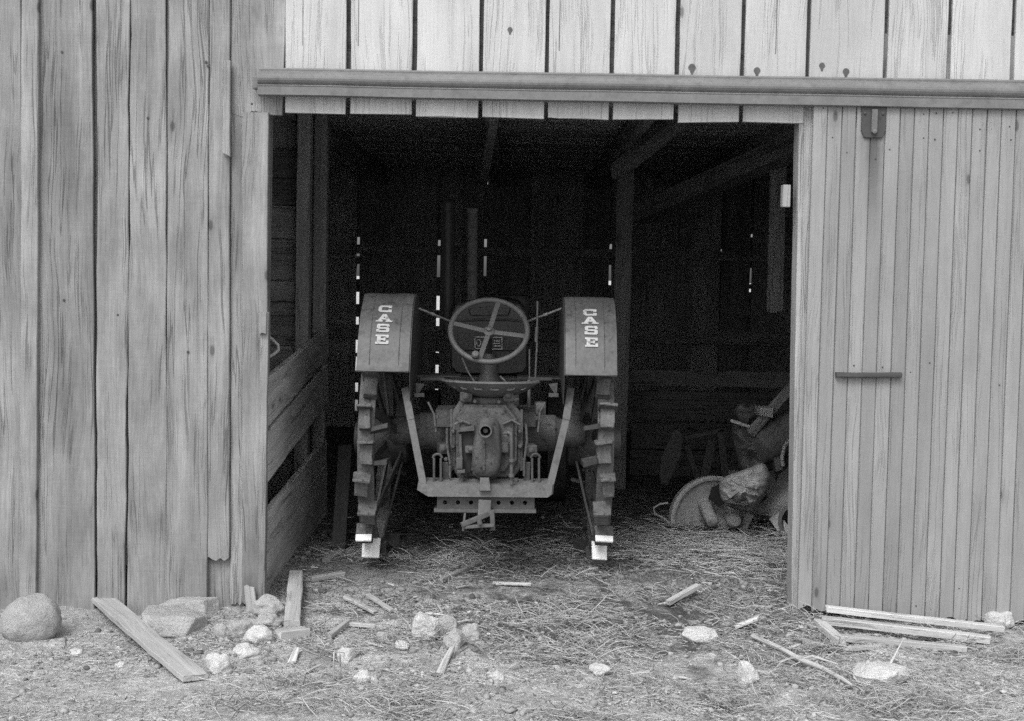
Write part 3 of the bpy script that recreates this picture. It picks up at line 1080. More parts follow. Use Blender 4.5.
for side, pxc in ((-1, 364.0), (1, 606.5)):
    c = V((P(pxc, 462, 0.32).x, YA, ZA))
    rim = wheel_rim(side)
    me_o = MB()
    for q in rim.v:
        pass
    rim.v = [(q[0] + c.x, q[1] + c.y, q[2] + c.z) for q in rim.v]
    wo = tp(rim, 'rear_wheel', M['lug'], org=c)
    hb_ = hubmesh(side)
    hb_.v = [(q[0] + c.x, q[1] + c.y, q[2] + c.z) for q in hb_.v]
    hb_.build('spoked_hub', M['castdark'], wo, c)
    NL = 22
    for i in range(NL):
        a = 2 * math.pi * i / NL + (0.06 if side < 0 else 0.1)    # 0 = rearmost, positive = towards the top
        low = math.degrees(a) % 360
        clean_lit = 286 < low < 330  # lowest lugs facing the sky get the brightened colour
        lo = bpy.data.objects.new('lug', lugc[0 if low > 305 else 1] if clean_lit else lugm[(i * 3 + (side > 0)) % 5])
        col.objects.link(lo)
        lo.parent = wo
        r = 0.549 + 0.045
        lo.location = V((side * (0.010 if i % 2 else -0.010) + rng.uniform(-0.006, 0.006), -math.cos(a) * r, math.sin(a) * r))
        ez = V((0, -math.cos(a), math.sin(a)))
        ey = V((0, math.sin(a), math.cos(a)))
        ex = ey.cross(ez)
        jt = Matrix.Rotation(rng.uniform(-0.10, 0.10), 3, ez) @ Matrix.Rotation(rng.uniform(-0.09, 0.09), 3, ex)
        ex, ey, ez = jt @ ex, jt @ ey, jt @ ez
        lo.scale = (rng.uniform(0.86, 1.1), 1, rng.uniform(0.9, 1.05))
        lo.rotation_euler = Matrix((ex, ey, ez)).transposed().to_euler()
        if clean_lit:
            lo['label'] = 'scoured steel lug painted bright as if catching the sky'
        # a few low lugs on the inner edge
        if i % 3 or 265 < low < 335:
            continue
        a += math.pi / NL
        li = bpy.data.objects.new('lug', inl_me)
        col.objects.link(li)
        li.parent = wo
        r = 0.549
        li.location = V((-side * 0.07, -math.cos(a) * r, math.sin(a) * r))
        ez = V((0, -math.cos(a), math.sin(a)))
        ey = V((0, math.sin(a), math.cos(a)))
        ex = ey.cross(ez)
        if side < 0:
            ex, ey = -ex, -ey
        li.rotation_euler = Matrix((-ex, -ey, ez)).transposed().to_euler()

# --- fenders
RF = 0.745


FP = [(0.27, 0.95), (0.30, 1.02), (0.362, 1.17), (0.47, 1.298), (0.64, 1.382), (0.82, 1.368), (1.02, 1.29), (1.22, 1.12), (1.3, 1.0)]
TH0, TH1 = 0.0, 1.0


def fcurve(t):
    t = min(max(t, 0.0), 1.0) * (len(FP) - 3)
    k = min(int(t), len(FP) - 4)
    t -= k
    a, b, c_, d_ = [np.array(FP[k + q]) for q in range(4)]
    p = 0.5 * ((2 * b) + (c_ - a) * t + (2 * a - 5 * b + 4 * c_ - d_) * t * t + (3 * b - a - 3 * c_ + d_) * t ** 3)
    v = 0.5 * ((c_ - a) + 2 * (2 * a - 5 * b + 4 * c_ - d_) * t + 3 * (3 * b - a - 3 * c_ + d_) * t * t)
    v = v / np.linalg.norm(v)
    return p, (-v[1], v[0])


def fpt(x, th, r=RF):
    p, nn_ = fcurve(th)
    o_ = r - RF
    return V((x, p[0] + nn_[0] * o_, p[1] + nn_[1] * o_))


def theta_for(px, py):
    best, bt = 1e9, 0
    for i in range(1000):
        th = i * 0.0005
        x = P(px, py, fpt(0, th).y).x
        e = abs(proj(fpt(x, th))[1] - py)
        if e < best:
            best, bt = e, th
    return bt


LET = {
    'C': [[(0, .2), (.26, .2), (.26, .8), (0, .8)], [(.0, .78), (.14, .74), (1, .74), (1, 1), (.16, 1)], [(0, .22), (.16, 0), (1, 0), (1, .26), (.14, .26)], [(.74, .6), (1, .6), (1, .76), (.74, .76)], [(.74, .24), (1, .24), (1, .4), (.74, .4)]],
    'A': [[(.06, .1), (.3, .1), (.62, 1), (.38, 1)], [(.7, .1), (.96, .1), (.62, 1), (.42, .93)], [(.3, .28), (.72, .28), (.68, .46), (.36, .46)], [(-.06, 0), (.4, 0), (.4, .16), (-.06, .16)], [(.6, 0), (1.06, 0), (1.06, .16), (.6, .16)]],
    'S': [[(.02, .52), (.27, .52), (.27, .88), (.02, .88)], [(.02, .86), (.12, 1), (.88, 1), (.98, .86), (.98, .78), (.04, .78)], [(.04, .58), (.14, .4), (.86, .4), (.96, .46), (.9, .6)], [(.73, .1), (.98, .1), (.98, .5), (.73, .5)], [(.0, .0), (.88, 0), (.98, .14), (.96, .22), (0, .22)], [(.76, .66), (.98, .66), (.98, .8), (.76, .8)], [(0, .2), (.22, .2), (.22, .36), (0, .36)]],
    'E': [[(.12, .1), (.4, .1), (.4, .9), (.12, .9)], [(0, .8), (.98, .8), (.98, 1), (0, 1)], [(0, 0), (1, 0), (1, .2), (0, .2)], [(.38, .41), (.76, .41), (.76, .59), (.38, .59)], [(.78, .66), (.98, .66), (.98, .82), (.78, .82)], [(.8, .18), (1, .18), (1, .36), (.8, .36)], [(.62, .34), (.76, .34), (.76, .68), (.62, .68)]],
}


def poly_tris(poly, n=5):
    """fine triangles over a convex polygon"""
    out = []
    c = (sum(q[0] for q in poly) / len(poly), sum(q[1] for q in poly) / len(poly))
    m_ = len(poly)
    for i in range(m_):
        a, b = poly[i], poly[(i + 1) % m_]
        for s_ in range(n):
            for t_ in range(n - s_):
                f = lambda u, v: (c[0] + (a[0] - c[0]) * u + (b[0] - c[0]) * v, c[1] + (a[1] - c[1]) * u + (b[1] - c[1]) * v)
                u0, v0, u1, v1 = s_ / n, t_ / n, (s_ + 1) / n, (t_ + 1) / n
                out.append((f(u0, v0), f(u1, v0), f(u0, v1)))
                if s_ + t_ + 1 < n:
                    out.append((f(u1, v0), f(u1, v1), f(u0, v1)))
    return out


for side in (-1, 1):
    if side < 0:
        xo, xi = P(356, 369, YA - 0.64).x, P(408.5, 369, YA - 0.64).x
        rows = (('C', 306.3, 312.8, 378.6, 392.0), ('A', 314.8, 322.0, 377.0, 391.8), ('S', 324.2, 332.6, 376.6, 389.8), ('E', 335.2, 344.4, 375.4, 388.8))
    else:
        xi, xo = P(565.5, 370.5, YA - 0.64).x, P(617.5, 370.5, YA - 0.64).x
        rows = (('C', 309.6, 316.0, 583.0, 596.6), ('A', 317.2, 324.3, 582.5, 597.6), ('S', 326.6, 335.0, 584.5, 598.0), ('E', 338.0, 347.2, 585.0, 598.0))
    th0, th1 = TH0, TH1
    n = 46
    fm = MB()
    nx = 8
    vs, fs = [], []
    for lay, rr in ((0, RF), (1, RF - 0.004)):
        for i in range(n + 1):
            th = th0 + (th1 - th0) * i / n
            fl = 0.010 * max(0, 1 - i / 2.2)      # turned-out lower lip
            for j in range(nx + 1):
                x = xo + (xi - xo) * j / nx
                edge = 0.0025 * (abs(2 * j / nx - 1) ** 6)
                dent = 0.004 * mnoise.noise(V((x * 7, th * 9, side * 3)))
                vs.append(fpt(x, th, rr + fl - edge + dent))
    N1 = (n + 1) * (nx + 1)
    for lay in (0, 1):
        for i in range(n):
            for j in range(nx):
                q = lay * N1 + i * (nx + 1) + j
                fs.append((q, q + 1, q + nx + 2, q + nx + 1))
    for i in range(n):
        for j in (0, nx):
            q = i * (nx + 1) + j
            fs.append((q, q + nx + 1, N1 + q + nx + 1, N1 + q))
    for i in (0, n):
        for j in range(nx):
            q = i * (nx + 1) + j
            fs.append((q, q + 1, N1 + q + 1, N1 + q))
    fm.add(vs, fs, None, 1.0, True)
    # pressed seams
    for fx in (0.24, 0.80):
        x = xo + (xi - xo) * fx
        fm.tube([fpt(x, th0 + (th1 - th0) * i / 30 * 0.5, RF + 0.0005) for i in range(31)], 0.0022, 5)
    # inner side sheet, from the arc down towards the axle
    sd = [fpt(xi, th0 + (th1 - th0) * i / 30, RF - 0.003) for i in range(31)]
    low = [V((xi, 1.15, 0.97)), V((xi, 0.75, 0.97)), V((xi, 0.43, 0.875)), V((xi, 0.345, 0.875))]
    # rolled lower edge
    fm.tube([fpt(xo + (xi - xo) * j / 8, th0, RF + 0.006 - 0.006 * (abs(2 * j / 8 - 1) ** 6)) for j in range(9)], 0.0045, 8)
    fo = tp(fm, 'fender', M['fender'])
    fs_ = MB()
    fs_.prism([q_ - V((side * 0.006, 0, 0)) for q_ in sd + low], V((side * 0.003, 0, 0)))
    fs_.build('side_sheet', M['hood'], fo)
    lt_ = MB()
    off = 0.0026
    for (ch, y0_, y1_, x0_, x1_) in rows:
        ta, tb_ = theta_for((x0_ + x1_) / 2, y0_), theta_for((x0_ + x1_) / 2, y1_)
        thm = (ta + tb_) / 2
        ym = fpt(0, thm).y
        xa_, xb_ = P(x0_, (y0_ + y1_) / 2, ym).x, P(x1_, (y0_ + y1_) / 2, ym).x
        for poly in LET[ch]:
            off += 0.00012
            for tri in poly_tris(poly):
                pts = []
                for (u, v) in tri:
                    x = xa_ + (xb_ - xa_) * u
                    th = tb_ + (ta - tb_) * v
                    dent = 0.004 * mnoise.noise(V((x * 7, th * 9, side * 3)))
                    pts.append(fpt(x, th, RF + off + dent))
                lt_.add(pts, [(0, 1, 2)])
    lt_.build('lettering', M['white'], fo)

# --- rear frame bars, platform, drawbar
for (pts, nm) in (((T(405, 388, 6.62), T(411, 420, 6.5), T(424, 488, 6.38)), 'frame_bar'), ((T(571, 388, 6.62), T(566, 420, 6.5), T(549, 490, 6.38)), 'frame_bar')):
    b_ = MB()
    b_.bar(pts[0], pts[1], 0.036, 0.012, V((0, 1, 0)), 0.002)
    b_.bar(pts[1], pts[2], 0.034, 0.012, V((0, 1, 0)), 0.002)
    tp(b_, nm, M['bar'])
pl = MB()
a, b = T(418, 490, 6.36), T(552, 491, 6.36)
outl = [T(418, 483, 6.38), T(417, 490, 6.38), T(427, 496, 6.38), T(549, 497, 6.38), T(553, 494, 6.38), T(554, 484, 6.38), T(520, 484.5, 6.38), T(452, 483.5, 6.38)]
pl.prism(outl, V((0, 0.10, 0.012)), ((-0.12, 0.975), (0, 1), (1, 1)))
tp(pl, 'platform', M['plate'])
st = MB()
st.prism([T(480, 478, 6.34), T(489, 478, 6.34), T(491, 491, 6.34), T(479, 491, 6.34)], V((0, 0.06, 0)), ((0, 0.94), (0.1, 1), (1, 1)))
tp(st, 'step_block', M['plate'])
dbm = MB()
cells = [438.5 + 6.5 * 0] 
za, zb = T(486, 496.5, 6.42), T(486, 509.5, 6.42)
xa, xb = T(437, 503, 6.42).x, T(534.5, 503, 6.42).x
hol = [T(px, 502, 6.42).x for px in (445, 458, 471, 498.5, 512, 525)]
bounds = [xa] + [(hol[i] + hol[i + 1]) / 2 for i in range(5)] + [xb]
Yb = 6.42 + CAM.y
tilt = (P(534, 503, Yb).z - P(437, 503, Yb).z) / (xb - xa)
zz = lambda x, z: z + 0.0


def zrow(x, py0):
    f = (x - xa) / (xb - xa)
    return P(437 + 97 * f, py0 + 0.6 * f, Yb).z


for i in range(6):
    l, r, hx = bounds[i], bounds[i + 1], hol[i]
    zt_, zb_ = zrow(hx, 496.8), zrow(hx, 509.5)
    cz = (zt_ + zb_) / 2 + 0.004
    rad = 0.0105
    nn = 16
    for (yy, fl) in ((Yb, 1), (Yb + 0.012, 0)):
        ring, rect = [], []
        for j in range(nn):
            t_ = 2 * math.pi * (j + 0.5) / nn
            cx_, sz = math.cos(t_), math.sin(t_)
            ring.append(V((hx + rad * cx_, yy, cz + rad * sz)))
            k_ = min(((r if cx_ > 0 else l) - hx) / cx_ if abs(cx_) > 1e-6 else 1e9, ((zt_ if sz > 0 else zb_) - cz) / sz if abs(sz) > 1e-6 else 1e9)
            rect.append(V((hx + k_ * cx_, yy, cz + k_ * sz)))
        dbm.add(ring + rect, [(j, (j + 1) % nn, nn + (j + 1) % nn, nn + j) for j in range(nn)])
        for (cxp, czp, ja) in ((r, zt_, 1), (l, zt_, 5), (l, zb_, 9), (r, zb_, 13)):
            # corner triangles
            cands = sorted(rect, key=lambda q: (q.x - cxp) ** 2 + (q.z - czp) ** 2)[:2]
            dbm.add([V((cxp, yy, czp)), cands[0], cands[1]], [(0, 1, 2)])
    ring2 = []
    for yy in (Yb, Yb + 0.012):
        for j in range(nn):
            t_ = 2 * math.pi * (j + 0.5) / nn
            ring2.append(V((hx + rad * math.cos(t_), yy, cz + rad * math.sin(t_))))
    dbm.add(ring2, [(j, (j + 1) % nn, nn + (j + 1) % nn, nn + j) for j in range(nn)])
dbm.prism([T(434, 508.5, 6.4), T(536, 509.5, 6.4), T(536, 513.2, 6.4), T(434, 512.2, 6.4)], V((0, 0.09, 0)))
dbm.box(((xa + xb) / 2, Yb + 0.05, zrow((xa + xb) / 2, 496.2)), (xb - xa, 0.07, 0.008))
tp(dbm, 'drawbar', M['bar'])
cl = MB()
cl.bar(T(461.5, 525, 6.28), T(488, 514, 6.36), 0.024, 0.018, V((0, 1, 0)), 0.004)
cl.bar(T(464, 527, 6.3), T(494, 525, 6.3), 0.014, 0.03, V((0, 1, 0)), 0.003)
cl.bar(T(492, 510, 6.33), T(493, 530, 6.33), 0.022, 0.03, V((0, 1, 0)), 0.004)
cl.bar(T(465, 513, 6.32), T(463, 531, 6.32), 0.010, 0.010, V((0, 1, 0)), 0.002)
cl.bar(T(485, 500, 6.38), T(484, 516, 6.36), 0.06, 0.02, V((0, 1, 0)), 0.004)
cl.tube([T(479, 519, 6.27), T(480, 524, 6.27)], 0.012, 10)
tp(cl, 'hitch', M['bar'])

# --- transmission and final drive
D0 = 6.52
oct_px = [(462, 398), (508.5, 398.5), (522, 415), (521.5, 464), (510, 481), (461, 480), (451.5, 463), (452, 414)]
oc = [T(x, y, D0) for (x, y) in oct_px]
th_ = MB()
th_.prism(oc, V((0, -0.05, 0)), ((-5, 0.95), (-0.3, 1.0), (0, 1.02), (0.35, 1.02), (0.42, 0.99), (0.5, 0.9), (1.0, 0.86)))
# raised rim round the cover
th_.prism([T(487 + (x - 487) * 0.8, 438 + (y - 438) * 0.8, D0 - 0.04) for (x, y) in oct_px], V((0, -0.04, 0)), ((0, 1), (0.6, 0.98), (1, 0.92)))
# shoulders above the axle tubes
for s_ in (-1, 1):
    cx_ = 486.5 + s_ * 42
    shd = MB()
    shd.prism([T(cx_ - 9, 410, 6.62), T(cx_ + 9, 410, 6.62), T(cx_ + 9, 428, 6.62), T(cx_ - 9, 428, 6.62)], V((0, 0.25, 0)), ((-0.1, 0.8), (0, 1), (1, 1)))
    tp(shd, 'axle_shoulder', M['castdark'])
    # vertical flange joint with lugs
    fx = 486.5 + s_ * 35
    th_.bar(T(fx, 409, D0 - 0.0), T(fx, 470, D0 - 0.0), 0.012, 0.05, V((0, 1, 0)), 0.002)
trm = tp(th_, 'transmission', M['cast'])
bo = MB()
for (x, y) in ((475, 401), (499, 401.5), (459, 419), (514, 419.5), (478, 413), (497, 413), (459, 459), (514, 460), (466, 474), (509, 474), (453, 431), (520, 431), (453, 446), (520, 446), (437, 417), (536, 418), (446, 459), (524, 460)):
    p = T(x, y, D0 - 0.05)
    bb = MB()
    r_ = 0.0105
    bb.lathe(p + V((0, 0.02, 0)), OUT, [(0, r_), (0.036, r_), (0.04, r_ * 0.7), (0.04, 0)], 6, smooth=False)
    bb.build('bolt', M['cast'], trm)
gc_ = MB()
pts = []
for (x, y) in ((477, 421), (479, 416), (484, 413), (490, 413), (496, 416), (500, 422), (501.5, 435), (503, 450), (502, 466), (498, 474), (491, 477.5), (481, 477), (474, 473), (471.5, 462), (472, 445), (475, 432)):
    pts.append(T(x, y, D0 - 0.06))
gc_.prism(pts, V((0, -0.13, 0)), ((0, 1.06), (0.1, 1.05), (0.14, 0.97), (0.6, 0.94), (0.85, 0.86), (0.96, 0.72), (1.0, 0.5)), smooth=True)
# split seam down the casting and little ears
gc_.tube([T(484, 440, D0 - 0.192), T(484.5, 455, D0 - 0.195), T(484, 470, D0 - 0.188)], 0.006, 8)
gc_.box(T(470, 449, D0 - 0.10), (0.045, 0.05, 0.035), 0.006)
gc_.box(T(505, 447, D0 - 0.10), (0.035, 0.05, 0.05), 0.006)
gc_.lathe(T(473, 449, D0 - 0.12), (-1, 0, 0), [(0, 0.016), (0.02, 0.016), (0.024, 0)], 12)
gco = tp(gc_, 'gear_case', M['cast'])
pt_ = MB()
c = T(485.5, 431, 6.24)
pt_.lathe(c + V((0, 0.09, 0)), OUT, [(-0.06, 0.04), (0.075, 0.033), (0.09, 0.0305), (0.1, 0.0295), (0.1, 0.024), (0.02, 0.023)], 28)
pto = pt_.build('shaft_collar', M['bar'], gco)
pt_ = MB()
pt_.lathe(c + V((0, 0.07, 0)), OUT, [(0, 0.0229), (0.001, 0.0)], 24, mi=0)
pt_.build('bore_shade_disc', M['black'], gco)  # black disc painting the shade down the bore
pt_ = MB()
pt_.lathe(c + V((0, 0.075, 0)), OUT, [(0, 0.011), (0.06, 0.011), (0.064, 0.0)], 12)
pt_.build('shaft', M['cast'], gco)
lk = MB()
lk.prism([T(457, 428.5, 6.4), T(474, 426, 6.4), T(474.5, 430.5, 6.4), T(457, 432, 6.4)], V((0, 0.06, 0)))
lk.box(T(459.5, 463, 6.4), (0.03, 0.04, 0.055), 0.004)
lk.box(T(461, 471, 6.38), (0.04, 0.05, 0.014), 0.003)
lk.bar(T(460, 434, 6.42), T(461, 458, 6.42), 0.014, 0.014, V((0, 1, 0)), 0.003)
tp(lk, 'shift_bracket', M['cast'])
rd = MB()
rd.prism([T(459, 433, 6.432), T(473, 432, 6.432), T(470, 472, 6.432), T(461, 476, 6.432)], V((0, 0.008, 0)))
tp(rd, 'recess_shade_plate', M['black'])  # black plate added for the shade of a hollow in the casting
pp = MB()
pp.tube([T(504, 433.5, 6.36), T(509, 432.5, 6.34), T(511, 434, 6.34), T(511.5, 440, 6.34), T(511.5, 484, 6.36)], 0.0085, 10)
for y in (459, 474):
    pp.tube([T(511.5, y, 6.342), T(511.5, y + 3, 6.342)], 0.013, 10)
pp.tube([T(506, 431, 6.36), T(506, 436, 6.36)], 0.013, 10)
tp(pp, 'drain_pipe', M['bar'])
for s_ in (-1, 1):
    u = MB()
    cx_ = 486.5 + s_ * 49
    for dx_ in (-3.4, 3.4):
        u.bar(T(cx_ + dx_, 458, 6.42), T(cx_ + dx_ + s_ * 0.0, 484, 6.42), 0.011, 0.03, V((0, 1, 0)), 0.003)
    u.tube([T(cx_ + 4.4 * math.cos(a), 458 - 4 * math.sin(a), 6.42) for a in np.linspace(0, math.pi, 9)], 0.0065, 8)
    u.bar(T(cx_ - s_ * 8, 462, 6.46), T(cx_ - s_ * 9, 484, 6.46), 0.03, 0.02, V((0, 1, 0)), 0.003)
    tp(u, 'bracket', M['castdark'])
    # axle tube
    ax = MB()
    c = V((xt, YA - 0.12, T(487, 443, D0).z))
    ax.lathe(c, (s_, 0, 0), [(0.14, 0.05), (0.15, 0.10), (0.175, 0.112), (0.185, 0.098), (0.22, 0.096), (0.29, 0.094), (0.345, 0.095), (0.36, 0.08), (0.40, 0.068), (0.43, 0.075), (0.47, 0.07), (0.5, 0.05)], 32)
    tp(ax, 'axle_housing', M['cast'])
    dr = MB()
    dr.lathe(V((xt + s_ * 0.415, YA + 0.05, ZA + 0.05)), (s_, 0, 0), [(0, 0.05), (0, 0.17), (0.006, 0.18), (0.06, 0.18), (0.066, 0.17), (0.066, 0.05)], 40)
    tp(dr, 'brake_drum', M['castdark'])
for pts, r_, nm in (
        ([(447, 428), (447, 445), (450, 462), (450, 478)], 0.006, 'oil_pipe'),
        ([(526, 424), (527, 440), (524, 462), (524, 476)], 0.006, 'oil_pipe'),
        ([(455, 424), (463, 421), (470, 424)], 0.007, 'link_rod'),
        ([(503, 424), (512, 420), (520, 425)], 0.006, 'link_rod'),
        ([(538, 432), (540, 412), (545, 402)], 0.005, 'brake_rod'),
        ([(436, 432), (434, 414), (428, 402)], 0.005, 'brake_rod'),
        ([(462, 478), (462, 484)], 0.012, 'drain_plug'),
        ([(516, 478), (516, 484)], 0.012, 'drain_plug')):
    q = MB()
    q.tube([T(x, y, D0 - 0.09) for (x, y) in pts], r_, 8)
    tp(q, nm, M['cast'])
for (x, y, w_, h_) in ((443, 448, 0.05, 0.05), (531, 450, 0.05, 0.06), (466, 396, 0.06, 0.05), (508, 395, 0.05, 0.06), (540, 408, 0.05, 0.06)):
    q = MB()
    q.box(T(x, y, D0 - 0.02), (w_, 0.08, h_), 0.01, rz=rng.uniform(-0.3, 0.3))
    q.lathe(T(x, y, D0 - 0.06), OUT, [(0, 0.016), (0.012, 0.016), (0.014, 0.009), (0.02, 0.009), (0.021, 0)], 10)
    tp(q, 'cover_boss', M['castdark'])
# engine block and clutch housing towards the front
eb = MB()
eb.box((xt, YA + 0.65, 0.68), (0.30, 1.5, 0.36), 0.03)
eb.box((xt, YA + 0.45, 0.72), (0.36, 0.5, 0.3), 0.06)
tp(eb, 'engine', M['castdark'])

# --- seat
ss = MB()
c = T(491, 381, 6.56)
vs, fs = [], []
na, nr = 60, 9
for lay in (0, 1):
    for i in range(nr + 1):
        q = i / nr
        for j in range(na):
            a = 2 * math.pi * j / na
            rx, ry = 0.232 * q, 0.20 * q
            z = -0.075 * (1 - q ** 2.6) + (0.0 if math.sin(a) > 0 else 0.004 * q * abs(math.sin(a)))
            if math.sin(a) > 0.2:      # cut low at the front for the legs
                z -= 0.03 * q * q * (math.sin(a) - 0.2)
            vs.append(c + V((rx * math.cos(a), ry * math.sin(a), z - 0.004 * lay)))
L1 = (nr + 1) * na
for lay in (0, 1):
    for i in range(nr):
        for j in range(na):
            if i == 7 and j % 4 in (1, 2):
                continue
            q = lay * L1 + i * na
            fs.append((q + j, q + (j + 1) % na, q + na + (j + 1) % na, q + na + j))
for j in range(na):
    q = nr * na
    fs.append((q + j, q + (j + 1) % na, L1 + q + (j + 1) % na, L1 + q + j))
ss.add(vs, fs, None, 1.0, True)
ss.tube([c + V((0.233 * math.cos(2 * math.pi * j / na), 0.2 * math.sin(2 * math.pi * j / na), (0.0 if math.sin(2 * math.pi * j / na) > 0 else 0.004 * abs(math.sin(2 * math.pi * j / na))) - (0.03 * (math.sin(2 * math.pi * j / na) - 0.2) if math.sin(2 * math.pi * j / na) > 0.2 else 0))) for j in range(na)], 0.0055, 6, closed=True)
seat = tp(ss, 'seat', M['bar'])
s2 = MB()
s2.bar(c + V((0, 0.0, -0.062)), V((xt, YA - 0.02, ZA + 0.24)), 0.06, 0.014, V((1, 0, 0)), 0.003)
s2.lathe(c + V((0, 0, -0.085)), (0, 0, 1), [(0, 0.03), (0.03, 0.045), (0.034, 0.0)], 16)
s2.build('seat_spring', M['castdark'], seat)
# top cover of the transmission under the seat
tc_ = MB()
tc_.box((xt + 0.01, YA - 0.02, ZA + 0.22), (0.30, 0.5, 0.06), 0.015)
tp(tc_, 'top_cover', M['castdark'])
# foot platforms each side, ending at the fenders
for s_ in (-1, 1):
    fp = MB()
    a = V((xt + s_ * 0.15, YA + 0.10, 0.955))
    b = V((xt + s_ * 0.40, YA + 0.10, 0.955))
    fp.bar(a, b, 0.20, 0.006, V((0, 0, 1)))
    fp.bar(T(486 + s_ * 42, 379, 6.95), T(486 + s_ * 66, 379, 6.95), 0.016, 0.012, V((0, 1, 0)), 0.002)
    tp(fp, 'footboard', M['hood'])
    gs = MB()    # gusset below the footboard
    gs.prism([T(486.5 + s_ * 62, 384, 6.7), T(486.5 + s_ * 71, 383, 6.7), T(486.5 + s_ * 70, 397, 6.7)], V((0, 0.012, 0)))
    gs.bar(T(486.5 + s_ * 62, 395, 6.66), T(486.5 + s_ * 72, 395, 6.66), 0.018, 0.03, V((0, 1, 0)), 0.002)
    tp(gs, 'gusset', M['cast'])
    # stay rod between dash and fender
    rd = MB()
    if s_ < 0:
        q0, q1 = T(413, 306, 7.0), T(452, 322, 7.35)
    else:
        q0, q1 = T(565.5, 307, 7.0), T(526, 322, 7.35)
    rd.tube([q0, q0.lerp(q1, 0.5), q1], 0.006, 8)
    mdp = q0.lerp(q1, 0.46)
    rd.tube([mdp, q0.lerp(q1, 0.52)], 0.0085, 8)
    rd.tube([q0 + V((0, -0.008, 0)), q0 + V((0, 0.01, 0))], 0.012, 8)
    tp(rd, 'stay_rod', M['disc'])

# --- fuel tank, hood, radiator
fr = [(452, 312), (456, 305), (470, 301), (488, 299.5), (507, 301), (521, 305), (526.5, 312), (527.5, 340), (527, 368), (523, 373), (510, 374.5), (467, 374), (456, 373), (451, 368), (450.5, 340)]
tk_ = MB()
tk_.prism([T(x, y, 7.6) for (x, y) in fr], V((0, 1.6, 0)), ((-0.012, 0.96), (0, 1), (0.9, 1.0), (1, 0.97)))
tko = tp(tk_, 'hood', M['hood'])
s_ = MB()
s_.tube([T(455, 321, 7.58), T(470, 320, 7.575), T(489, 319, 7.57), T(508, 319.5, 7.575), T(524, 321.5, 7.58)], 0.007, 6)
s_.prism([T(468, 309, 7.58), T(489, 306, 7.58), T(511, 309, 7.58), T(509, 315, 7.58), T(470, 315, 7.58)], V((0, -0.02, 0)), ((0, 1), (1, 0.93)))
s_.build('seam', M['castdark'], tko)
dsh = MB()
dsh.prism([T(458, 333, 7.575), T(521, 334, 7.575), T(522, 350, 7.575), T(458, 350, 7.575)], V((0, -0.014, 0)), ((0, 1), (0.8, 1), (1, 0.97)))
dso = dsh.build('dash_panel', M['castdark'], tko)
gp = MB()
Dg = 7.553
w_ = 0.0055
for (a, b) in (((474.5, 337), (502.5, 337.5)), ((474.5, 348.7), (502.5, 349.2)), ((475, 337), (475, 349)), ((502, 337), (502, 349.5))):
    gp.bar(T(a[0], a[1], Dg), T(b[0], b[1], Dg), w_, 0.003, V((0, 1, 0)))
ring = [T(478.8 + 2.0 * math.cos(t), 343 + 3.2 * math.sin(t), Dg) for t in np.linspace(0, 2 * math.pi, 17)[:-1]]
gp.tube(ring, 0.0035, 6, closed=True)
for (x0_, x1_, y) in ((494, 500, 341), (493, 500.5, 343.5), (494, 500.5, 346)):
    gp.bar(T(x0_, y, Dg), T(x1_, y, Dg), 0.006, 0.003, V((0, 1, 0)))
gp.build('name_plate', M['white'], tko)
sb = MB()
sb.box(T(489, 378.5, 7.5) + V((0, 0.1, 0)), (0.43, 0.3, 0.02), 0.004)
tp(sb, 'tank_support', M['castdark'])
rdm = MB()
rdm.box((xt, YA + 2.15, 1.0), (0.46, 0.16, 0.72), 0.03)
tp(rdm, 'radiator', M['hood'])
for (px, wpx, py, D, nm) in ((448, 14, 203, 8.5, 'air_intake_pipe'), (472.5, 10.5, 209, 8.5, 'exhaust_pipe')):
    pm = MB()
    t_ = T(px, py, D)
    b_ = T(px - 0.5, 330, D)
    r_ = wpx / 2 * D / FPX
    pm.tube([b_, t_], r_, 20)
    if nm == 'air_intake_pipe':
        pm.lathe(t_ + V((0, 0, -0.03)), (0, 0, 1), [(0, r_ + 0.003), (0.03, r_ + 0.006), (0.05, r_ * 0.8), (0.055, 0)], 20)
    else:
        pm.tube([t_ + V((0, 0, -0.02)), t_ + V((0, 0, 0.004))], r_ + 0.004, 20)
    tp(pm, nm, M['rust'] if nm == 'exhaust_pipe' else M['hood'])
for s_ in (-1, 1):
    fw = MB()
    c = V((xt + s_ * 0.42, YA + 1.95, 0.36))
    fw.lathe(c - V((0.06, 0, 0)), (1, 0, 0), [(0, 0.33), (0, 0.36), (0.12, 0.36), (0.12, 0.33), (0, 0.33)], 40)
    fw.lathe(c - V((0.005, 0, 0)), (1, 0, 0), [(0, 0.0), (0, 0.34), (0.01, 0.34), (0.01, 0)], 24)
    tp(fw, 'front_wheel', M['castdark'])
fa = MB()
fa.box((xt, YA + 1.95, 0.42), (0.84, 0.09, 0.09), 0.01)
tp(fa, 'front_axle', M['castdark'])

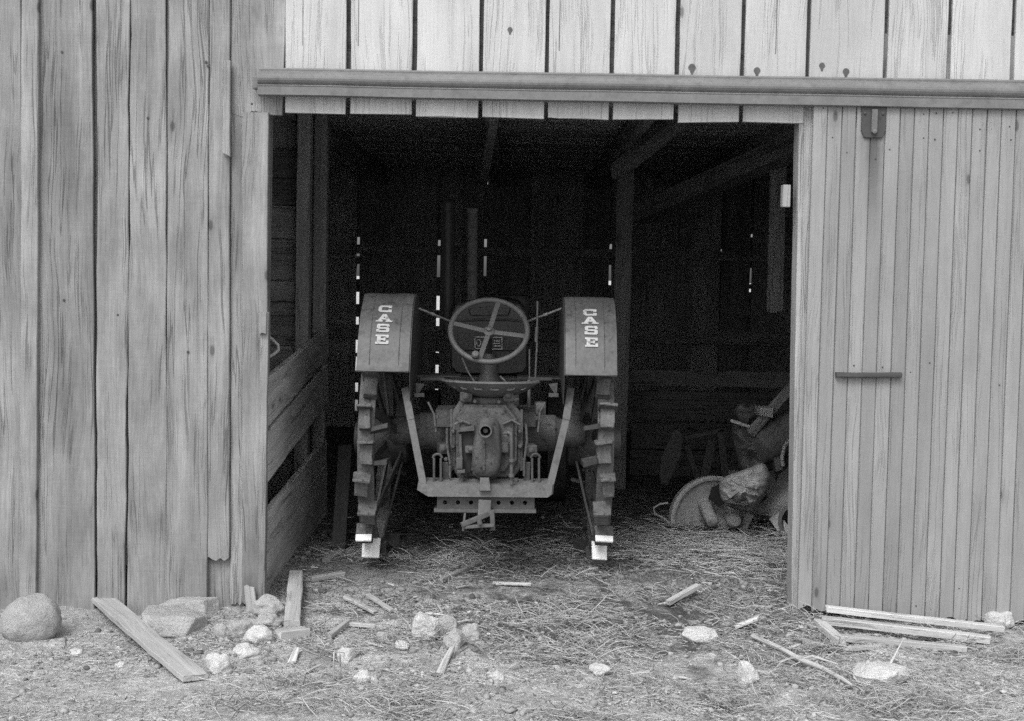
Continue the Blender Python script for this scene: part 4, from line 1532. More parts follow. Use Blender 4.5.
# --- steering wheel
c = T(489, 330.5, 7.05)
el = R(39)
nrm = V((0, -math.cos(el), math.sin(el)))
ex = V((1, 0, -0.01)).normalized()
ey = nrm.cross(ex).normalized()
ey = ey if ey.z > 0 else -ey
RW = 41.0 * 7.05 / FPX - 0.0125
sw_ = MB()
ring = [c + (ex * math.cos(t) + ey * math.sin(t)) * RW for t in np.linspace(0, 2 * math.pi, 65)[:-1]]
sw_.tube(ring, 0.0145, 12, closed=True)
swo = tp(sw_, 'steering_wheel', M['wheelpaint'])
hub0 = c - nrm * 0.012
for a in (77, 168, 257, 351):
    q = MB()
    d = ex * math.cos(R(a)) + ey * math.sin(R(a))
    q.bar(hub0 + d * 0.015, c + d * RW, 0.026, 0.010, nrm, 0.003)
    q.build('spoke', M['wheelpaint'], swo)
q = MB()
q.lathe(hub0 - nrm * 0.02, nrm, [(0, 0.02), (0, 0.03), (0.03, 0.03), (0.036, 0.02), (0.04, 0.014), (0.052, 0.013), (0.055, 0)], 24)
q.build('hub', M['wheelpaint'], swo)
q = MB()
d = ex * math.cos(R(251)) + ey * math.sin(R(251))
q.lathe(c + d * (RW - 0.008) + nrm * 0.005, nrm, [(0, 0.01), (0.01, 0.012), (0.02, 0.019), (0.032, 0.021), (0.042, 0.016), (0.047, 0.0)], 18)
q.build('spinner_knob', M['plate'], swo)
stc = MB()
stc.tube([hub0, c - nrm * 0.30], 0.016, 12)
stc.lathe(T(489, 384, 7.2), (0, 0, 1), [(0, 0.07), (0.03, 0.06), (0.06, 0.045), (0.12, 0.05), (0.16, 0.035), (0.17, 0)], 20)
tp(stc, 'steering_column', M['castdark'])
for pts, r_, nm in (([(529, 400), (529.5, 375), (529.5, 349)], 0.004, 'hand_lever'), ([(535, 384), (537, 345), (537.5, 301)], 0.005, 'clutch_lever'), ([(462, 358), (468, 372), (476, 384)], 0.004, 'throttle_rod'), ([(500, 376), (508, 384)], 0.005, 'pedal_rod')):
    q = MB()
    q.tube([T(x, y, 6.95) for (x, y) in pts], r_, 8)
    if nm == 'clutch_lever':
        q.tube([T(537, 327, 6.95), T(536.2, 342, 6.95)], 0.009, 8)
    if nm == 'hand_lever':
        q.tube([T(529, 411, 6.78), T(529, 380, 6.8)], 0.0085, 8)
        q.box(T(530, 413, 6.78), (0.05, 0.05, 0.03), 0.006)
    tp(q, nm, M['bar'])

# ------------------------------------------------------------------ old implements at the right
def poly_thing(px_poly, D, depth, steps=((0, 0.93), (0.15, 1), (0.85, 1), (1, 0.93)), mb=None):
    mb = mb or MB()
    mb.prism([T(x, y, D) for (x, y) in px_poly], V((0, depth, 0)), steps)
    return mb


def puff(outline, D, depth, seed, fold=0.25, nr2=14, sub=5, mb=None):
    """a soft or cast body: its outline, inflated towards the viewer and away"""
    mb = mb or MB()
    n0 = len(outline)
    pts = []
    for i in range(n0):
        a, b, c_, d_ = [V((outline[(i + k) % n0][0], outline[(i + k) % n0][1], 0)) for k in (-1, 0, 1, 2)]
        for k in range(sub):
            t = k / sub
            pts.append(0.5 * ((2 * b) + (c_ - a) * t + (2 * a - 5 * b + 4 * c_ - d_) * t * t + (3 * b - a - 3 * c_ + d_) * t ** 3))
    cx = sum((q.x for q in pts)) / len(pts)
    cy = sum((q.y for q in pts)) / len(pts)
    n = len(pts)
    vs, fs = [], []
    for sgn in (-1, 1):
        for i in range(nr2 + 1):
            f = math.sin(math.pi / 2 * i / nr2)
            for q in pts:
                x, y = cx + (q.x - cx) * f, cy + (q.y - cy) * f
                h = math.sqrt(max(0, 1 - f ** 2.6))
                p3 = V((x * 0.05 + seed, y * 0.05, sgn))
                fo = (1 - 2 * abs(mnoise.noise(V((p3.x * 0.8 + p3.y * 1.1, p3.y * 2.2 - p3.x * 1.2, seed))))) * 0.7 + (1 - 2 * abs(mnoise.noise(V((p3.x * 2.5, p3.y * 4.2 - p3.x, seed + 4))))) * 0.3 + 0.8 * mnoise.noise(p3 * 0.9)
                vs.append(T(x, y, D + sgn * depth * h * (1 + fold * fo)))
    L = (nr2 + 1) * n
    for s2_ in (0, 1):
        for i in range(nr2):
            for j in range(n):
                k = s2_ * L + i * n
                fs.append((k + j, k + (j + 1) % n, k + n + (j + 1) % n, k + n + j))
    mb.add(vs, fs, None, 1, True)
    return mb


Dw = 8.15
c = T(713, 521, Dw)
Rw = 45.5 * Dw / FPX
ax_ = V((0.18, -1, 0.12)).normalized()
dw = empty('disc_wheel', (c.x, c.y, 0), 'round dished metal wheel half buried in litter beside the crumpled sack', 'wheel')
q = MB()
q.lathe(c, ax_, [(-0.02, 0.04), (-0.015, Rw * 0.5), (0.0, Rw * 0.86), (0.012, Rw * 0.9), (0.014, Rw * 0.9), (0.0, Rw * 0.885), (-0.03, Rw * 0.5), (-0.035, 0.04)], 56)
q.build('dish', M['disc'], dw)
q = MB()
q.lathe(c, ax_, [(-0.03, Rw * 0.88), (0.02, Rw * 0.885), (0.03, Rw * 0.9), (0.034, Rw * 0.95), (0.025, Rw), (-0.03, Rw), (-0.03, Rw * 0.88)], 56)
q.build('rim', M['disc'], dw)
q = MB()
e0, e1 = T(704, 503, Dw - 0.02), T(712, 521.5, Dw - 0.18)
q.tube([e0, e1], [0.04, 0.036], 18)
q.lathe(e1, (e1 - e0), [(0, 0.036), (0.01, 0.034), (0.016, 0.024), (0.018, 0.0)], 18)
q.build('axle_stub', M['disc'], dw)
q = MB()
q.prism([T(709, 499, Dw - 0.07), T(712, 488, Dw - 0.07), T(722, 483, Dw - 0.07), T(726, 500, Dw - 0.07), T(720, 507, Dw - 0.07)], V((0, 0.02, 0)))
q.build('opening_shade_plate', M['black'], dw)  # solid black piece painted as the shade inside a hole in the dish

pw_ = empty('plough', (T(760, 515, 8.0).x, 8.0 + CAM.y, 0), 'rusty plough body with curved mouldboard lying beside the sack', 'plough')
q = MB()
vs, fs = [], []
up_ = [(725, 503), (735, 504.5), (748, 506), (760, 503.5), (768, 497), (773, 487), (780, 474), (795, 462)]
dn_ = [(727, 506), (737, 510.5), (750, 513), (762, 515), (772, 516), (780, 515), (788, 512), (800, 506)]
nn = 8
for i in range(len(up_)):
    for j in range(nn + 1):
        f = j / nn
        x = up_[i][0] * (1 - f) + dn_[i][0] * f
        y = up_[i][1] * (1 - f) + dn_[i][1] * f
        bulge = 0.16 * math.sin(math.pi * f * 0.9) * (0.3 + i / 9)
        vs.append(T(x, y, 7.98 + bulge - 0.05 * f))
for i in range(len(up_) - 1):
    for j in range(nn):
        k_ = i * (nn + 1) + j
        fs.append((k_, k_ + 1, k_ + nn + 2, k_ + nn + 1))
n0 = len(vs)
vs += [v_ + V((0, 0.012, 0)) for v_ in vs]
fs += [tuple(i_ + n0 for i_ in f_) for f_ in fs]
q.add(vs, fs, None, 1, True)
q.build('mouldboard', M['disc'], pw_)
q = MB()
q.bar(T(774, 516, 7.97), T(788, 536, 7.9), 0.07, 0.03, V((0, 1, 0)), 0.006)
q.build('frog', M['disc'], pw_)
q = MB()
q.bar(T(750, 513, 8.05), T(742, 530, 8.05), 0.05, 0.04, V((0, 1, 0)), 0.006)
q.build('brace', M['disc'], pw_)
q = MB()
q.lathe(T(795, 520, 7.95), OUT, [(0, 0.1), (0.04, 0.11), (0.05, 0.09), (0.02, 0.07), (0, 0.07)], 28)
q.build('guide_wheel', M['rust'], pw_)
q = MB()
q.lathe(T(734, 520, 7.97), (0.1, -1, 0.05), [(-0.1, 0.03), (-0.02, 0.045), (0.02, 0.045), (0.04, 0.03), (0.045, 0)], 16)
q.build('wheel_hub', M['disc'], pw_)

# upper rusty machine behind
em = empty('farm_engine', (T(775, 470, 8.5).x, 8.5 + CAM.y, 0), 'dark rusty machine with a rounded drum heaped behind the plough', 'machine')
q = MB()
q.lathe(T(757, 446, 8.35), (1, 0.35, 0.42), [(-0.03, 0.0), (-0.03, 0.08), (-0.015, 0.115), (0.02, 0.125), (0.1, 0.125), (0.105, 0.135), (0.13, 0.135), (0.135, 0.125), (0.4, 0.125)], 32)
q.build('drum', M['rust'], em)
q = MB()
puff([(731, 430), (742, 419), (752, 424), (762, 422), (771, 440), (768, 452), (772, 466), (758, 480), (742, 474), (736, 455)], 8.5, 0.16, 2.2, 0.5, mb=q)
q.build('casing', M['rust'], em)
q = MB()
puff([(734, 409), (742, 403), (748, 406), (756, 404), (758, 416), (751, 421), (748, 427), (740, 424)], 8.45, 0.1, 7.2, 0.6, mb=q)
q.build('cylinder_head', M['rust'], em)
q = MB()
poly_thing([(757, 455), (781, 452), (780, 457), (758, 459)], 8.3, 0.1, mb=q)
q.build('flange', M['rust'], em)
q = MB()
poly_thing([(774, 458), (782, 458), (783, 470), (776, 472)], 8.25, 0.1, mb=q)
q.build('bracket', M['rust'], em)
q = MB()
q.tube([T(789, 440, 8.2), T(784, 447, 8.15), T(782, 457, 8.15), T(783, 466, 8.15)], 0.011, 8)
q.build('hose', M['disc'], em)
q = MB()
for x, y, x2, y2 in ((733, 470, 730, 530), (770, 470, 772, 525), (748, 476, 748, 530)):
    q.bar(T(x, y, 8.5), V((T(x2, y2, 8.5).x, 8.5 + CAM.y, -0.01)), 0.06, 0.05, V((0, 1, 0)), 0.006)
q.build('stand', M['rust'], em)

lb = MB()
a, b = T(750, 434, 8.25), T(793, 386, 8.25)
lb.plank(a, b, 0.06, 0.03, V((0.2, -1, 0.3)), nx=3, ns=10, tone=1.1, rag=0.01)
tag(lb.build('loose_board', M['darkplank'], None, a), 'narrow board leaning diagonally over the rusty machine in the barn', 'board')
lb = MB()
poly_thing([(758.5, 407), (774, 408), (773, 418), (757.5, 415)], 8.2, 0.12, ((0, 0.95), (0.1, 1), (0.9, 1), (1, 0.95)), lb)
tag(lb.build('wood_block', M['stall'], None, T(766, 413, 8.2)), 'small wooden block perched on top of the rusty machine', 'block')
lb = MB()
a, b = T(731, 420, 8.3), T(755, 428, 8.25)
lb.plank(a, b, 0.022, 0.012, V((0, -1, 0.4)), nx=2, ns=6)
tag(lb.build('lath', M['plank'], None, a), 'thin pale lath lying on the dark machine', 'lath')

# crumpled sack
c = T(745, 485, 7.85)
q = puff([(640 + x / 4.006, 380 + y / 4.006) for (x, y) in ((320, 410), (345, 385), (400, 365), (455, 345), (480, 333), (505, 343), (521, 385), (517, 430), (492, 475), (457, 512), (436, 503), (424, 482), (390, 495), (362, 475), (340, 490), (325, 475), (317, 440))], 7.85, 0.11, 4.2, 0.55)
tag(q.build('sack', M['sack'], None, c), 'crumpled pale sack slumped over the plough beside the dished wheel', 'sack')

# shapes in the gloom further left
q = MB()
poly_thing([(661, 484), (659, 470), (664, 450), (672, 434), (679, 428), (683, 440), (681, 456), (674, 472), (668, 485)], 8.9, 0.02, mb=q)
tag(q.build('plough_share', M['castdark'], None, V((T(668, 480, 8.9).x, 8.9 + CAM.y, 0))), 'leaf shaped metal blade standing upright in the dark beside the post', 'blade')
q = MB()
for (x, y, x2, y2, w) in ((686, 445, 700, 486, 0.04), (712, 440, 702, 486, 0.06), (684, 438, 724, 430, 0.03), (720, 428, 726, 486, 0.05)):
    q.bar(T(x, y, 9.1), T(x2, y2, 9.1), w, 0.04, V((0, 1, 0)), 0.005)
tag(q.build('cultivator_frame', M['castdark'], None, V((T(700, 486, 9.1).x, 9.1 + CAM.y, 0))), 'dark rusty frame of crossed iron bars behind the half buried wheel', 'implement')
q = MB()
q.tube([T(668, 503, 8.1), T(660, 504, 8.1), T(653.5, 508, 8.1), T(655, 514, 8.1), T(664, 518, 8.05), T(670, 524, 8.0)], 0.006, 8)
tag(q.build('wire_loop', M['disc'], None, T(660, 520, 8.1)), 'bent loop of thick wire beside the half buried wheel', 'wire')

# rope hanging on the left jamb
q = MB()
q.tube([T(268, 336, 6.4), T(273, 340, 6.4), T(278, 345, 6.4), T(278.5, 350, 6.4), T(274, 354, 6.38), T(269, 357, 6.36)], 0.007, 8)
q.tube([T(268, 335, 6.4), T(268, 358, 6.37)], 0.006, 8)
tag(q.build('rope', M['sack'], None, T(270, 345, 6.4)), 'short loop of rope hanging inside the left edge of the doorway', 'rope')

# plank standing in the dark by the left wheel
q = MB()
a = G(338, 553)
b = T(345, 445, 7.75)
q.plank(a, b, 0.075, 0.03, OUT, nx=4, ns=10, tone=0.28)
tag(q.build('loose_board', M['darkplank'], None, a), 'dark board leaning upright between the stall partition and left wheel', 'board')

# ------------------------------------------------------------------ stones
def stone(px, pyb, wpx, hpx, label, mat='stone', depth=0.8, seed=1, ang=0.0, sink=0.22, tilt=0.0, group='stones in front of the barn', name='stone'):
    g = G(px, pyb)
    D = (g - CAM).dot(F_)
    s_ = FPX / D
    w, h = wpx / s_, hpx / s_
    sink = sink + 0.07
    d = w * depth
    hh = h * 1.0
    rz = hh / (2 - 2 * sink) if sink < 0.5 else hh
    c = V((g.x, g.y + d * 0.42, hz(g.x, g.y + d * 0.42) + rz * (1 - 2 * sink)))
    rr = random.Random(seed)
    bm = bmesh.new()
    if ang > 0:
        for _ in range(26):
            q = V((rr.gauss(0, 1), rr.gauss(0, 1), rr.gauss(0, 1))).normalized()
            m_ = max(abs(q.x), abs(q.y), abs(q.z))
            q = q * (1 - ang) + (q / m_) * ang * 0.9
            bm.verts.new(q)
        r = bmesh.ops.convex_hull(bm, input=bm.verts[:])
        bmesh.ops.delete(bm, geom=[e for e in r['geom_interior'] if isinstance(e, bmesh.types.BMVert)], context='VERTS')
        bmesh.ops.bevel(bm, geom=list(bm.edges), offset=0.07, segments=2, profile=0.6, affect='EDGES')
        bmesh.ops.triangulate(bm, faces=bm.faces[:])
        bmesh.ops.subdivide_edges(bm, edges=bm.edges[:], cuts=2, use_grid_fill=True)
    else:
        bmesh.ops.create_icosphere(bm, subdivisions=4, radius=1.0)
    vs = []
    rot = Matrix.Rotation(tilt, 3, 'Y')
    bm.verts.index_update()
    for v in bm.verts:
        dd = v.co.copy()
        n1 = mnoise.noise(dd * 0.9 + V((seed * 3.1, 0, 0)))
        n2 = mnoise.noise(dd * 2.3 + V((0, seed * 1.7, 0)))
        n3 = mnoise.noise(dd * 7 + V((0, seed * 1.7, 4)))
        k_ = 1 + (0.42 * n1 + 0.2 * n2) * (0.35 if ang else 1) + 0.05 * n3 + 0.02 * mnoise.noise(dd * 16 + V((seed, 1, 4)))
        q = rot @ V((dd.x * w / 2 * k_, dd.y * d / 2 * k_, dd.z * rz * k_))
        vs.append(c + q)
    fs = [[q.index for q in f.verts] for f in bm.faces]
    bm.free()
    mb = MB()
    mb.add(vs, fs, None, 1.0, ang <= 0)
    o = mb.build(name, M[mat], None, V((c.x, c.y, hz(c.x, c.y))))
    return tag(o, label, 'stone', group)


stone(24, 643, 60, 43, 'rounded boulder at the left edge against the barn wall', 'stonedark', 0.8, 6, -1, 0.12)

def slab(pts, label, seed, anchor):
    """hewn slab: convex hull of corner points given as (px, py, distance)"""
    bm = bmesh.new()
    dD = G(anchor[0], anchor[1]).y - CAM.y - anchor[2]
    for (x, y, D) in pts:
        bm.verts.new(T(x, y, D + dD))
    r = bmesh.ops.convex_hull(bm, input=bm.verts[:])
    bmesh.ops.dissolve_limit(bm, angle_limit=R(6), verts=bm.verts[:], edges=bm.edges[:])
    bmesh.ops.bevel(bm, geom=list(bm.edges), offset=0.006, segments=2, profile=0.6, affect='EDGES')
    bmesh.ops.triangulate(bm, faces=bm.faces[:])
    for _ in range(3):
        bmesh.ops.subdivide_edges(bm, edges=[e for e in bm.edges if e.calc_length() > 0.018], cuts=1, use_grid_fill=False)
        bmesh.ops.triangulate(bm, faces=bm.faces[:])
    bm.verts.index_update()
    vs = []
    for v in bm.verts:
        q = v.co
        n1 = mnoise.noise(q * 9 + V((seed, 0, 0)))
        n2 = mnoise.noise(q * 26 + V((0, seed, 0)))
        n3 = mnoise.noise(V((q.x * 20, q.y * 20, q.z * 90)))
        vs.append(q + V((0.4, -0.6, 0.7)) * (0.010 * n1 + 0.005 * n2 + 0.002 * n3))
    fs = [[q.index for q in f.verts] for f in bm.faces]
    bm.free()
    mb = MB()
    mb.add(vs, fs)
    c = sum(vs, V((0, 0, 0))) / len(vs)
    o = mb.build('stone', M['stone'], None, V((c.x, c.y, hz(c.x, c.y))))
    return tag(o, label, 'stone', 'stones in front of the barn')


slab([(141, 614, 5.86), (148, 605, 5.98), (166, 605, 6.06), (198, 612, 6.0), (208, 616, 5.98), (206, 636, 5.9), (196, 618, 5.82), (184, 638, 5.78), (156, 637, 5.78), (144, 628, 5.8), (150, 617, 5.80), (206, 640, 6.1), (142, 630, 6.08)], 'big angular slab of stone in front of the barn wall', 3, (176, 638, 5.79))
slab([(158, 605, 6.06), (170, 598, 6.12), (186, 596, 6.14), (219, 597, 6.12), (221, 618, 6.1), (203, 600, 6.03), (205, 619, 6.02), (165, 622, 6.04), (160, 620, 6.12), (221, 620, 6.14)], 'blocky stone tucked behind the big angular slab against the wall', 8, (205, 620, 6.03))
stone(268, 618, 32, 20, 'topmost pale cobble of the heap beside the doorway', 'stone', 0.8, 31, 0, 0.1)
stone(266, 630, 32, 15, 'flat cobble in the middle of the heap beside the doorway', 'stone', 0.8, 32, 0, 0.1)
stone(258, 646, 30, 19, 'long light cobble at the front of the heap beside the doorway', 'stonepale', 0.8, 33, 0, 0.15)
stone(240, 641, 24, 20, 'squat cobble at the left side of the heap beside the doorway', 'stone', 0.8, 34, 0, 0.12)
stone(221, 640, 14, 15, 'small grey cobble between the angular slab and the heap', 'stone', 0.8, 35, 0, 0.15)
stone(244, 658, 24, 12, 'low flat pale stone in front of the cobble heap', 'stonepale', 0.8, 36, 0, 0.25)
stone(216, 675, 25, 20, 'round white cobble lying alone beside the long grey plank', 'stonepale', 0.9, 37, 0, 0.15)
stone(425, 640, 29, 30, 'tall white pointed stone near the middle of the doorway', 'stonepale', 0.7, 41, 0.3, 0.15)
stone(447, 634, 20, 17, 'dull stone touching the right side of the white pointed stone', 'stone', 0.8, 42, 0, 0.2)
stone(454, 650, 21, 17, 'rounded pale cobble below the white pointed stone', 'stone', 0.9, 43, 0, 0.2)
stone(471, 642, 19, 17, 'roundish grey cobble, right end of the doorway group', 'stone', 0.9, 44, 0, 0.2)
stone(345, 663, 20, 15, 'small broken pale stone left of the doorway centre', 'stonepale', 0.8, 45, 0.4, 0.2)
stone(363, 683, 26, 10, 'flat pale stone set in the ground below two upright stalks', 'stonepale', 0.8, 46, 0, 0.3)
stone(402, 652, 16, 9, 'small pale chip of stone left of the cobble group', 'stonepale', 0.8, 47, 0.3, 0.2)
stone(382, 643, 14, 12, 'small rough stone between the short board and the white pointed stone', 'stone', 0.8, 48, 0.3, 0.2)
stone(496, 682, 15, 8, 'little white stone at the near edge, below the doorway middle', 'stonepale', 0.8, 49, 0, 0.25)
stone(700, 643, 40, 16, 'low ragged pale rock in the straw before the sliding door', 'stonepale', 0.6, 51, 0.4, 0.15)
stone(748, 684, 26, 22, 'tilted pale stone near the front, left of the stick', 'stonepale', 0.8, 52, 0.3, 0.15, R(-25))
stone(884, 689, 64, 20, 'wide low pale rock at the near edge before the sliding door', 'stonepale', 0.7, 53, 0.3, 0.2)
stone(1002, 630, 26, 18, 'pale stone at the right foot of the sliding door', 'stonepale', 0.8, 54, 0, 0.15)
stone(601, 676, 20, 9, 'small half buried pale stone in trampled litter at the front', 'stonepale', 0.8, 55, 0, 0.3)
stone(75, 655, 14, 6, 'small flat pebble left of the long grey plank', 'stonepale', 0.8, 56, 0, 0.3)
stone(120, 667, 12, 5, 'tiny pale pebble before the left wall under the plank', 'stonepale', 0.8, 57, 0, 0.3)

# ------------------------------------------------------------------ loose wood on the ground
def ground_board(p0, p1, wpx, label, mat='plank', thick=0.02, lift0=0.0, lift1=0.0, tone=1.0, cat='board', name='loose_board', w2=None, rag=0.02, nrm=None, nx=4, group='loose boards and sticks on the ground'):
    a, b = G(*p0), G(*p1)
    s_ = FPX / (a - CAM).dot(F_)
    a = a + V((0, 0, thick + 0.006 + lift0))
    b = b + V((0, 0, thick + 0.006 + lift1))
    mb = MB()
    d = (b - a)
    up = UPV - d.normalized() * UPV.dot(d.normalized())
    mb.plank(a, b, wpx / s_, thick, nrm or up, w2=(w2 / s_ if w2 else None), nx=nx, ns=16, rag=rag, rag2=rag, tone=tone, wob=0.005)
    o = mb.build(name, M[mat], None, (a + b) / 2 - V((0, 0, thick)))
    return tag(o, label, cat, group)


ground_board((196, 683), (102, 609), 26, 'long grey plank lying aslant from the left wall to the front', 'jamb', 0.022, 0, 0.02, 1.15, w2=28)
ground_board((292, 634), (296, 584), 17, 'narrow pale board pointing into the barn beside the cobbles', 'jamb', 0.03, 0.02, 0.03, 1.1, w2=15)
ground_board((280, 640), (305, 637), 15, 'short thick wood block at the foot of the narrow pale board', 'plank', 0.04, 0, 0, 0.9, cat='wood block', name='wood_block')
ground_board((826, 622), (1003, 640), 9, 'uppermost long pale board of the pile under the sliding door', 'plank', 0.025, 0.045, 0.03, 1.0, w2=10)
ground_board((822, 628), (990, 645), 11, 'middle long board of the pile under the sliding door', 'plank', 0.03, 0.012, 0.0, 0.9)
ground_board((838, 642), (965, 652), 10, 'lowest half buried board of the pile under the sliding door', 'plank', 0.025, 0, -0.005, 0.8)
ground_board((818, 627), (842, 648), 9, 'short stick of wood crossing the left end of the board pile', 'plank', 0.03, 0, 0, 0.85, cat='stick', name='stick')
ground_board((845, 652), (872, 650), 7, 'small pale chip below the board pile', 'plank', 0.015, 0, 0, 1.0, cat='wood chip', name='wood_chip')
ground_board((310, 585), (343, 576), 9, 'short grey board end in the shade left of the doorway', 'jamb', 0.02, 0, 0, 0.9)
ground_board((326, 563), (342, 556), 9, 'dark wood offcut lying by the foot of the left wheel', 'darkplank', 0.02, 0, 0.01, 1.2, cat='offcut', name='offcut')
ground_board((346, 602), (376, 615), 6, 'split sliver of wood in the litter left of the doorway centre', 'plank', 0.012, 0.01, 0, 0.8, cat='splinter', name='splinter')
ground_board((368, 600), (392, 613), 5, 'thinner of two split slivers in the litter', 'plank', 0.012, 0.012, 0, 0.75, cat='splinter', name='splinter')
ground_board((440, 584), (478, 569), 5, 'grey stick lying in front of the tractor hitch', 'jamb', 0.02, 0, 0.01, 0.8, cat='stick', name='stick')
ground_board((494, 586), (530, 587), 4, 'thin pale lath lying flat behind the trampled straw', 'plank', 0.012, 0.0, 0.0, 0.9, cat='lath', name='lath')
ground_board((667, 608), (697, 597), 7, 'splintered pale wood piece in the straw right of centre', 'plank', 0.02, 0.01, 0.03, 0.9, cat='splinter', name='splinter')
ground_board((734, 630), (757, 625), 6, 'pale wood chip standing in straw left of the sliding door', 'plank', 0.012, 0.0, 0.02, 1.1, cat='wood chip', name='wood_chip')
ground_board((328, 641), (348, 627), 6, 'crooked stick lying right of the narrow pale board', 'jamb', 0.02, 0, 0.01, 1.0, cat='stick', name='stick')
ground_board((349, 627), (375, 629), 6, 'short pale stick lying flat right of the crooked stick', 'plank', 0.015, 0, 0, 0.8, cat='stick', name='stick')
ground_board((440, 676), (452, 655), 8, 'short pale chip of bark pointing at the grey cobbles', 'plank', 0.012, 0, 0.02, 0.95, cat='wood chip', name='wood_chip', w2=5)
ground_board((292, 664), (297, 655), 8, 'little white wood chip in front of the short thick block', 'plank', 0.01, 0, 0.02, 1.1, cat='wood chip', name='wood_chip', w2=5)
# small broken stake leaning on the wall by the doorway
q = MB()
a, b = G(252, 612), P(249, 587, -0.07)
q.plank(a, b, 0.045, 0.02, OUT, nx=3, ns=8, rag2=0.03, tone=1.1)
tag(q.build('stake', M['jamb'], None, a), 'small broken stake leaning on the wall left of the doorway', 'stake')
# two upright stalks
q = MB()
for (x, x2) in ((333, 333), (339.5, 340)):
    pass
a, b = G(333.5, 684), P(334, 652, G(333.5, 684).y)
q.tube([a, b], 0.0035, 6)
tag(q.build('stalk', M['plank'], None, a), 'left one of two upright thin stalks near the front', 'stalk')
q = MB()
a, b = G(340.5, 680), P(340, 654, G(340.5, 680).y)
q.tube([a, b], 0.004, 6)
tag(q.build('stalk', M['plank'], None, a), 'right one of two upright thin stalks near the front', 'stalk')
# crooked stick at the right
q = MB()
pts = [G(*p) + V((0, 0, 0.022 + 0.01 * (i % 2))) for i, p in enumerate(((752, 641), (769, 651), (783, 656), (801, 668), (823, 674), (843, 688), (852, 691)))]
q.tube(pts, [0.009, 0.011, 0.0095, 0.0105, 0.009, 0.0075, 0.005], 8)
q.tube([pts[3], G(812, 666) + V((0, 0, 0.04)), G(838, 672) + V((0, 0, 0.03))], [0.007, 0.006, 0.003], 7)
tag(q.build('branch', M['plank'], None, pts[0]), 'long forked branch lying aslant in front of the sliding door', 'branch')

# ------------------------------------------------------------------ straw and litter
nr_ = np.random.default_rng(5)


def hz_many(x, y):
    return np.array([hz(float(a), float(b)) for a, b in zip(x, y)])


def straws(name, N, sampler, lmin, lmax, rad, lift, tone_rng, curl, label, mat, pitch=0.15):
    x, y = sampler(N)
    N = len(x)
    z = hz_many(x, y)
    L = lmin + (lmax - lmin) * nr_.random(N) ** 2.2
    yaw = nr_.random(N) * 2 * np.pi
    pt_ = nr_.normal(0, pitch, N)
    d = np.stack([np.cos(yaw) * np.cos(pt_), np.sin(yaw) * np.cos(pt_), np.abs(np.sin(pt_))], 1)
    sidev = np.stack([-np.sin(yaw), np.cos(yaw), np.zeros(N)], 1)
    c = np.stack([x, y, z + lift * nr_.random(N)], 1)
    bend = nr_.normal(0, curl, N)[:, None] * L[:, None]
    bz = np.abs(nr_.normal(0, curl * 0.5, N)) * L
    NR = 4
    rings = []
    for i in range(NR):
        t = i / (NR - 1) - 0.5
        off = (0.25 - t * t) * 2
        p = c + d * (L * (t + 0.3))[:, None] + sidev * bend * off
        p[:, 2] += bz * off
        rings.append(p)
    r = rad * (0.6 + 0.8 * nr_.random(N))
    up = np.cross(sidev, d)
    V_ = np.zeros((N, NR, 3, 3), dtype=np.float32)
    for i in range(NR):
        rr = r * (1.0 if i < NR - 1 else 0.5)
        for j in range(3):
            a = 2 * np.pi * j / 3 + 0.5
            V_[:, i, j] = rings[i] + (sidev * np.cos(a) * 1.4 + up * np.sin(a)) * rr[:, None]
    base = (np.arange(N) * NR * 3)[:, None, None, None]
    fi = []
    for i in range(NR - 1):
        for j in range(3):
            fi.append([i * 3 + j, i * 3 + (j + 1) % 3, (i + 1) * 3 + (j + 1) % 3, (i + 1) * 3 + j])
    Fq = (np.array(fi)[None] + (np.arange(N) * NR * 3)[:, None, None]).reshape(-1, 4)
    me = bpy.data.meshes.new(name)
    nv = N * NR * 3
    me.vertices.add(nv)
    me.vertices.foreach_set('co', V_.reshape(-1))
    nf = len(Fq)
    me.loops.add(nf * 4)
    me.loops.foreach_set('vertex_index', Fq.reshape(-1).astype(np.int32))
    me.polygons.add(nf)
    me.polygons.foreach_set('loop_start', np.arange(nf, dtype=np.int32) * 4)
    me.polygons.foreach_set('loop_total', np.full(nf, 4, dtype=np.int32))
    me.update(calc_edges=True)
    tn = (tone_rng[0] + (tone_rng[1] - tone_rng[0]) * nr_.random(N)).astype(np.float32)
    a = me.attributes.new('tone', 'FLOAT', 'POINT')
    a.data.foreach_set('value', np.repeat(tn, NR * 3))
    me.materials.append(mat)
    o = bpy.data.objects.new(name, me)
    col.objects.link(o)
    tag(o, label, 'litter', kind='stuff')
    return o


def clip_in(x, y):
    """keep litter out of the walls and off the space left of the stall boards"""
    wall = (np.abs(y) < 0.06) & ((x < xw) | (x > 1.33))
    beh = (y > 0) & ((x < xw + 0.02) | (x > 3.4))
    k_ = ~(wall | beh)
    return x[k_], y[k_]


def s_front(N):
    x = nr_.uniform(-2.6, 2.8, N)
    y = nr_.uniform(-1.75, 0.0, N)
    k_ = np.array([mnoise.noise(V((float(a) * 1.9, float(b) * 2.6, 2))) for a, b in zip(x, y)])
    keep = nr_.random(N) < 0.42 + 1.7 * k_ + 0.2 * (x > -0.6)
    return clip_in(x[keep], y[keep])


def s_mid(N):
    x = nr_.normal(0.35, 0.95, N)
    y = nr_.normal(0.1, 0.75, N)
    k_ = np.array([mnoise.noise(V((float(a) * 2.4, float(b) * 2.4, 6))) for a, b in zip(x, y)])
    keep = (nr_.random(N) < 0.45 + 1.9 * k_) & (np.abs(x) < 2.7) & (y > -1.7)
    return clip_in(x[keep], y[keep])


def s_in(N):
    x = nr_.uniform(-1.1, 2.6, N)
    y = nr_.uniform(0.2, 3.4, N) 
    return clip_in(x, y)


